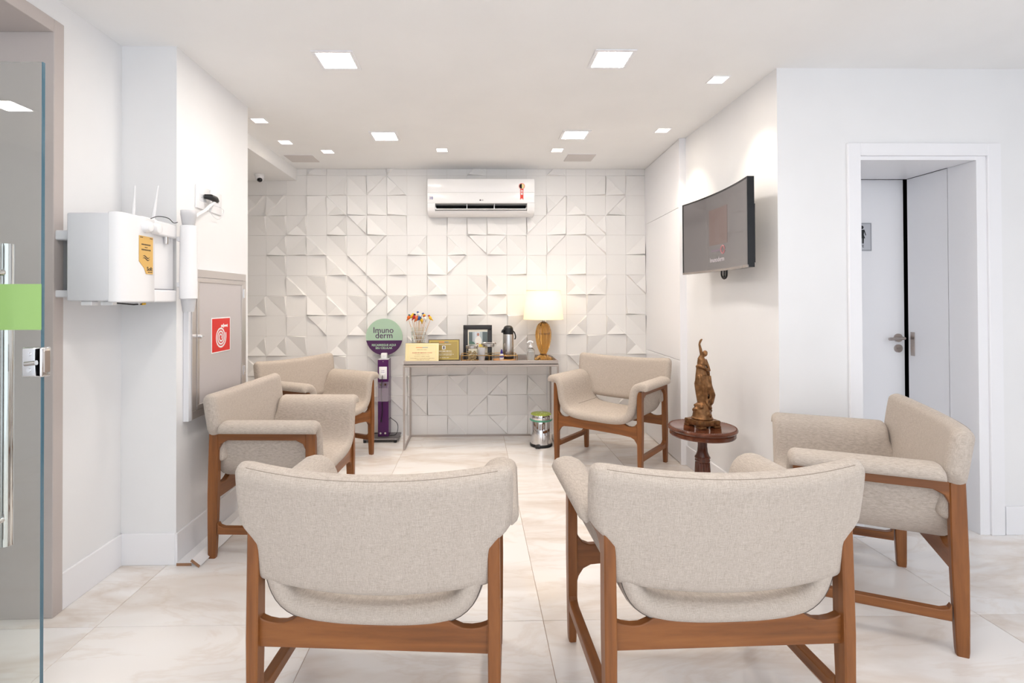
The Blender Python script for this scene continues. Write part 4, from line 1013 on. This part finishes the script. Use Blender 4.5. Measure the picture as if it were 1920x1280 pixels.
o = obj('drip_shelf', MB().prism(hood, 2, wz0 - .002, wz0 + .055), M_WPL, wp, 50); bevel_mod(o, .006)
obj('drip_grid', MB().rbox(wx1 - .06, wx1 - .006, yb_ + .006, wy1 - .03, wz0 + .055, wz0 + .06, .001, 1), mat('grey_grid', (140, 140, 148), .5), wp)
obj('recess_back', MB().box(wx1 - .0279, wx1 - .0262, yb_, wy1 - .004, wz0 + .05, wz1 - .06), M_WPL, wp)
obj('tap', MB().lathe([(.0, -.036), (.009, -.036), (.012, -.03), (.012, -.004), (.014, 0), (0, 0)], 18, (wx1 - .016, 2.50, wz1 - .06)), M_CHROME, wp, label='small chrome spout')
for y in (2.305, 2.368):
    mb = MB(); n = 28
    ring = [(0, .026), (.012, .027), (.018, .025), (.03, .021), (.032, .017)]
    vs = []; fs = []
    for x, r_ in ring:
        for i in range(n):
            a = 2 * PI * i / n; rr = r_ * (1 + (.05 if i % 4 < 2 else 0) * (x > .015)); vs.append((wx1 + .002 + x, y + rr * math.cos(a), 1.632 + rr * math.sin(a)))
    for k in range(len(ring) - 1): fs += [(k * n + i, k * n + (i + 1) % n, (k + 1) * n + (i + 1) % n, (k + 1) * n + i) for i in range(n)]
    fs.append(tuple((len(ring) - 1) * n + i for i in range(n))); obj('knob', mb.add(vs, fs), M_WPL, wp, label='white ribbed control knob')
lxp = wx1 + .0062
lab = [(2.262, 1.59), (2.358, 1.59), (2.358, 1.425), (2.31, 1.425), (2.296, 1.45), (2.262, 1.478)]
lb = obj('label_plate', MB().prism(lab, 0, lxp, lxp + .0015), M_LABEL, wp, label='amber metallic label')
dk = mat('label_ink', (70, 56, 40), .5)
lr = (PI / 2, 0, PI / 2)
mb = MB(); random.seed(2)
for z, y0, y1, hh in ((1.553, 2.278, 2.34, .006), (1.541, 2.3, 2.318, .004), (1.53, 2.278, 2.342, .006), (1.583, 2.268, 2.286, .004), (1.583, 2.335, 2.354, .004), (1.433, 2.322, 2.352, .004)):
    y = y0
    while y < y1:
        w3 = random.uniform(.002, .006); mb.box(lxp + .0015, lxp + .002, y, min(y + w3, y1), z - hh / 2, z + hh / 2); y += w3 + .002
for k in range(2):
    pts = [(2.285 + .05 * i / 12, 1.492 + .009 * k + .005 * math.sin(2 * PI * i / 12)) for i in range(13)]
    mb.prism(pts + [(y, z - .005 * math.sin(PI * i / 12) - .0006) for i, (y, z) in reversed(list(enumerate(pts)))], 0, lxp + .0015, lxp + .002)
obj('label_print', mb, dk, lb, 0)
text('lettering', 'Soft', .024, dk, lb, (lxp + .0018, 2.333, 1.447), lr, bold=.0005)
for y in (wy0 + .03, wy0 + .2): obj('foot', MB().rbox(wx1 - .1, wx1 - .05, y, y + .03, wz0 - .014, wz0 + .004, .003, 1), M_WPL, wp)
for x in (wx0 + .05,): obj('foot', MB().rbox(x, x + .045, wy0 + .01, wy0 + .05, wz0 - .014, wz0 + .004, .003, 1), M_WPL, wp)
for z0_, z1_ in ((wz1 - .11, wz1 - .07), (wz0 + .02, wz0 + .05)): obj('wall_bracket', MB().rbox(XL + .0005, wx0 + .006, wy0 + .04, wy1 - .03, z0_, z1_, .004, 1), M_WPLD, wp)
obj('hose_tip', MB().tube([(wx1 - .08, 2.24, wz0 - .004), (wx1 - .06, 2.33, wz0 - .012), (wx1 - .05, 2.37, wz0 - .01)], .003, 8), M_BLACK, wp)
obj('hose_end', MB().tube([(wx1 - .05, 2.37, wz0 - .01), (wx1 - .047, 2.39, wz0 - .009)], .005, 10), M_YELLOW, wp)
# router with aerials on top of the purifier
rt2 = thing('router', 'white router with two upright aerials on the water purifier', 'router', (-1.57, 2.44, wz1 + .0005))
obj('body', MB().rbox(-.07, .06, -.06, .06, 0, .022, .006, 2), M_WPL, rt2)
for dx, tilt in ((-.05, .008), (.045, .022)):
    obj('aerial', MB().tube([(dx, .05, .01), (dx, .05, .03), (dx + tilt * .25, .052, .07), (dx + tilt * .6, .052, .12), (dx + tilt, .052, .182)], [.006, .0075, .0075, .0045, .003], 10), M_WPL, rt2)
obj('cable', MB().tube(smoothpath([(.055, .0, .012), (.085, .02, .03), (.11, .06, .028), (.112, .1, .012), (.118, .125, .018)], 6), .0018, 6), M_BLACK, rt2, label='thin black cable')
# cup dispenser
cd2 = thing('cup_dispenser', 'white tube cup dispenser clipped beside the water purifier', 'dispenser', (-1.41, 2.585, 0))
obj('tube', MB().lathe([(.036, 1.315), (.0395, 1.318), (.0405, 1.36), (.0395, 1.45), (.037, 1.672), (.034, 1.676), (.033, 1.672), (.034, 1.32)], 36), M_WPL, cd2)
for z in (1.385, 1.61): obj('clip', MB().rbox(-.052, -.034, -.012, .008, z - .012, z + .012, .002, 1), M_WPL, cd2)
for k, (z, up) in enumerate(((1.252, 0), (1.266, 0), (1.28, 0), (1.294, 0), (1.665, 1), (1.68, 1))):
    pr2 = [(0, .001), (.024, .001), (.0325, .066), (.0345, .066), (.0255, 0), (0, 0)] if not up else [(0, .001), (.024, .001), (.0345, .07), (.0365, .07), (.0255, 0), (0, 0)]
    o = obj('plastic_cup', MB().lathe(pr2, 28), mat('cup_plastic_%d' % k, (246, 246, 248), .3, trans=.55, ior=1.1), loc=(-1.41, 2.585, z))
    tag(o, 'translucent plastic cup showing at the %s of the white tube dispenser' % ('top' if up else 'bottom'), 'cup', 'cups in the tube dispenser')
# conduit pipe below
tag(obj('wall_conduit', MB().rbox(XP + .0005, XP + .02, 2.66, 2.685, .69, 1.3, .002, 1), M_WPLD), 'narrow pale cable duct beside the hose cabinet', 'cable duct') if False else None
# ------------------------------------------------------------------ sockets on the pier
for i, (y0, y1, l) in enumerate(((2.785, 2.918, 'white wall socket plate above the hose cabinet with black plug'), (2.935, 3.062, 'white wall socket plate beside the plugged one, towards the tiled wall'))):
    so = thing('wall_socket', l, 'socket', (XP, (y0 + y1) / 2, 1.866), 0, 'wall sockets on the pier')
    hw2 = (y1 - y0) / 2
    obj('plate', MB().rbox(0, .009, -hw2, hw2, -.062, .062, .003, 2), M_WPL, so)
    obj('module', MB().rbox(.008, .0105, -.034, .034, -.02, .02, .001, 1), M_WPLD, so)
    obj('pin_holes', MB().box(.0105, .0108, -.018, -.014, -.002, .002).box(.0105, .0108, .014, .018, -.002, .002), MATS['label_ink'], so)
pg2 = thing('power_plug', 'black plug with wrapped white flex in the wall socket', 'plug', (XP + .0115, 2.89, 1.872))
obj('plug_body', MB().tube([(.002, -.035, .004), (.03, -.02, .002), (.034, .02, -.002), (.03, .05, -.006)], [.012, .017, .018, .012], 12), M_BLACK, pg2)
obj('flex', MB().tube(smoothpath([(.03, .03, -.012), (.034, -.04, -.05), (.04, -.1, -.085), (.03, -.18, -.13), (.01, -.24, -.19)], 6), .0085, 10), M_WPL, pg2)
obj('thin_flex', MB().tube(smoothpath([(.02, .05, -.01), (.01, .02, -.07), (.006, .09, -.1), (.004, .15, -.085), (.01, .17, -.04), (.012, .12, -.03)], 6), .0018, 6), M_WPLD, pg2)

# ------------------------------------------------------------------ fire hose cabinet
hc = thing('hose_cabinet', 'grey metal fire hose cabinet on the white pier', 'cabinet', (XP, 0, 0))
hy0, hy1, hz0, hz1, hp = 2.695, 3.325, .694, 1.472, .035
obj('case', MB().rbox(0.0005, hp - .006, hy0 - .022, hy1, hz0 - .004, hz1 + .002, .002, 1), M_WPLD, hc)
fw2 = .042
for a in ((hy0, hy1, hz1 - fw2, hz1), (hy0, hy1, hz0, hz0 + fw2), (hy0, hy0 + fw2, hz0 + fw2, hz1 - fw2), (hy1 - fw2, hy1, hz0 + fw2, hz1 - fw2)): obj('outer_frame', MB().rbox(hp - .006, hp, a[0], a[1], a[2], a[3], .0015, 1), M_ALU, hc)
dy0, dy1, dz0, dz1 = hy0 + fw2 + .002, hy1 - fw2 - .002, hz0 + fw2 + .002, hz1 - fw2 - .002
dd = obj('cabinet_door', MB().box(hp - .006, hp - .002, dy0, dy1, dz0, dz1), M_DOORP, hc, label='pale grey door panel')
g2 = .024
for a in ((dy0, dy1, dz1 - g2, dz1), (dy0, dy1, dz0, dz0 + g2), (dy0, dy0 + g2, dz0 + g2, dz1 - g2), (dy1 - g2, dy1, dz0 + g2, dz1 - g2)): obj('door_stile', MB().rbox(hp - .003, hp + .003, a[0], a[1], a[2], a[3], .0012, 1), M_ALU, dd)
obj('latch', MB().tube([(hp, dy0 + .012, 1.12), (hp + .02, dy0 + .012, 1.12)], .011, 14).rbox(hp + .018, hp + .023, dy0 + .006, dy0 + .035, 1.117, 1.123, .001, 1), M_CHROME, dd)
for z in (.87, 1.35): obj('hinge', MB().rbox(hp - .001, hp + .008, hy1 - fw2 - .004, hy1 - fw2 + .012, z - .03, z + .03, .002, 1), M_CHROME, hc)
hs = thing('hose_sign', 'red square sign with a white coiled hose symbol', 'sign', (XP + hp - .0018, 3.0, 1.112))
obj('sign_plate', MB().rbox(0, .0025, -.11, .11, -.099, .099, .001, 1), M_PRINTW, hs)
obj('red_field', MB().box(.0025, .0029, -.104, .104, -.093, .093), M_RED, hs)
spi = []
for i in range(130):
    a = 2 * PI * 3.25 * i / 129; r_ = .008 + .054 * i / 129; spi.append((-.005 + r_ * math.cos(a - 1.2) * 1.0, -.012 + r_ * math.sin(a - 1.2)))
mb = MB(); wd = .0048
for i in range(129):
    a, b = Vector(spi[i]), Vector(spi[i + 1]); t = (b - a).normalized(); n = Vector((-t.y, t.x)) * wd
    mb.poly([(.0033, *(a - n)), (.0033, *(b - n * 1.0)), (.0033, *(b + n)), (.0033, *(a + n))])
ex, ez = spi[-1]
mb.poly([(.0033, ex - .004, ez - .002), (.0033, .02, .062), (.0033, .02, .072), (.0033, ex - .008, ez + .01)]) if False else None
mb.box(.0029, .0033, -.002, .022, .043, .056); mb.box(.0029, .0033, .024, .031, .038, .062); mb.box(.0029, .0033, .033, .07, .044, .055); mb.box(.0029, .0033, .07, .076, .041, .058)
obj('hose_symbol', mb, M_PRINTW, hs, 0)

# ------------------------------------------------------------------ loose baseboard strips on the floor by the pier
wdm = mat('raw_board_end', (150, 112, 84), .8)
for l, y0, y1, x, tilt, zz in (('white loose baseboard strip lying flat along the foot of the pier', 2.595, 3.42, -1.436, 0, .0),
                               ('white loose baseboard strip leaning on the flat one by the pier', 2.575, 3.40, -1.374, 38, .0)):
    p_ = thing('baseboard_strip', l, 'board', (x, 0, 0), 0, 'loose baseboard strips'); p_.rotation_euler.z = 0
    ww = .037 if tilt == 0 else .026
    rm = Matrix.Rotation(R(tilt), 3, 'Y'); zb_ = 0 if tilt == 0 else ww * math.sin(R(38))
    def tf(mb_):
        mb_.v = [tuple(rm @ Vector((v[0], 0, v[2])) * 1 + Vector((0, v[1], zb_))) for v in mb_.v]; mn = min(v[2] for v in mb_.v); mb_.v = [(v[0], v[1], v[2] - mn) for v in mb_.v]; return mb_
    obj('strip', tf(MB().box(-ww, ww, y0, y1, .0, .014)), M_TRIMW, p_)
    o = obj('cut_end', tf(MB().box(-ww, ww, y0 - .0006, y0 - .0001, .0, .014)), wdm, p_, label='raw brown cut end')
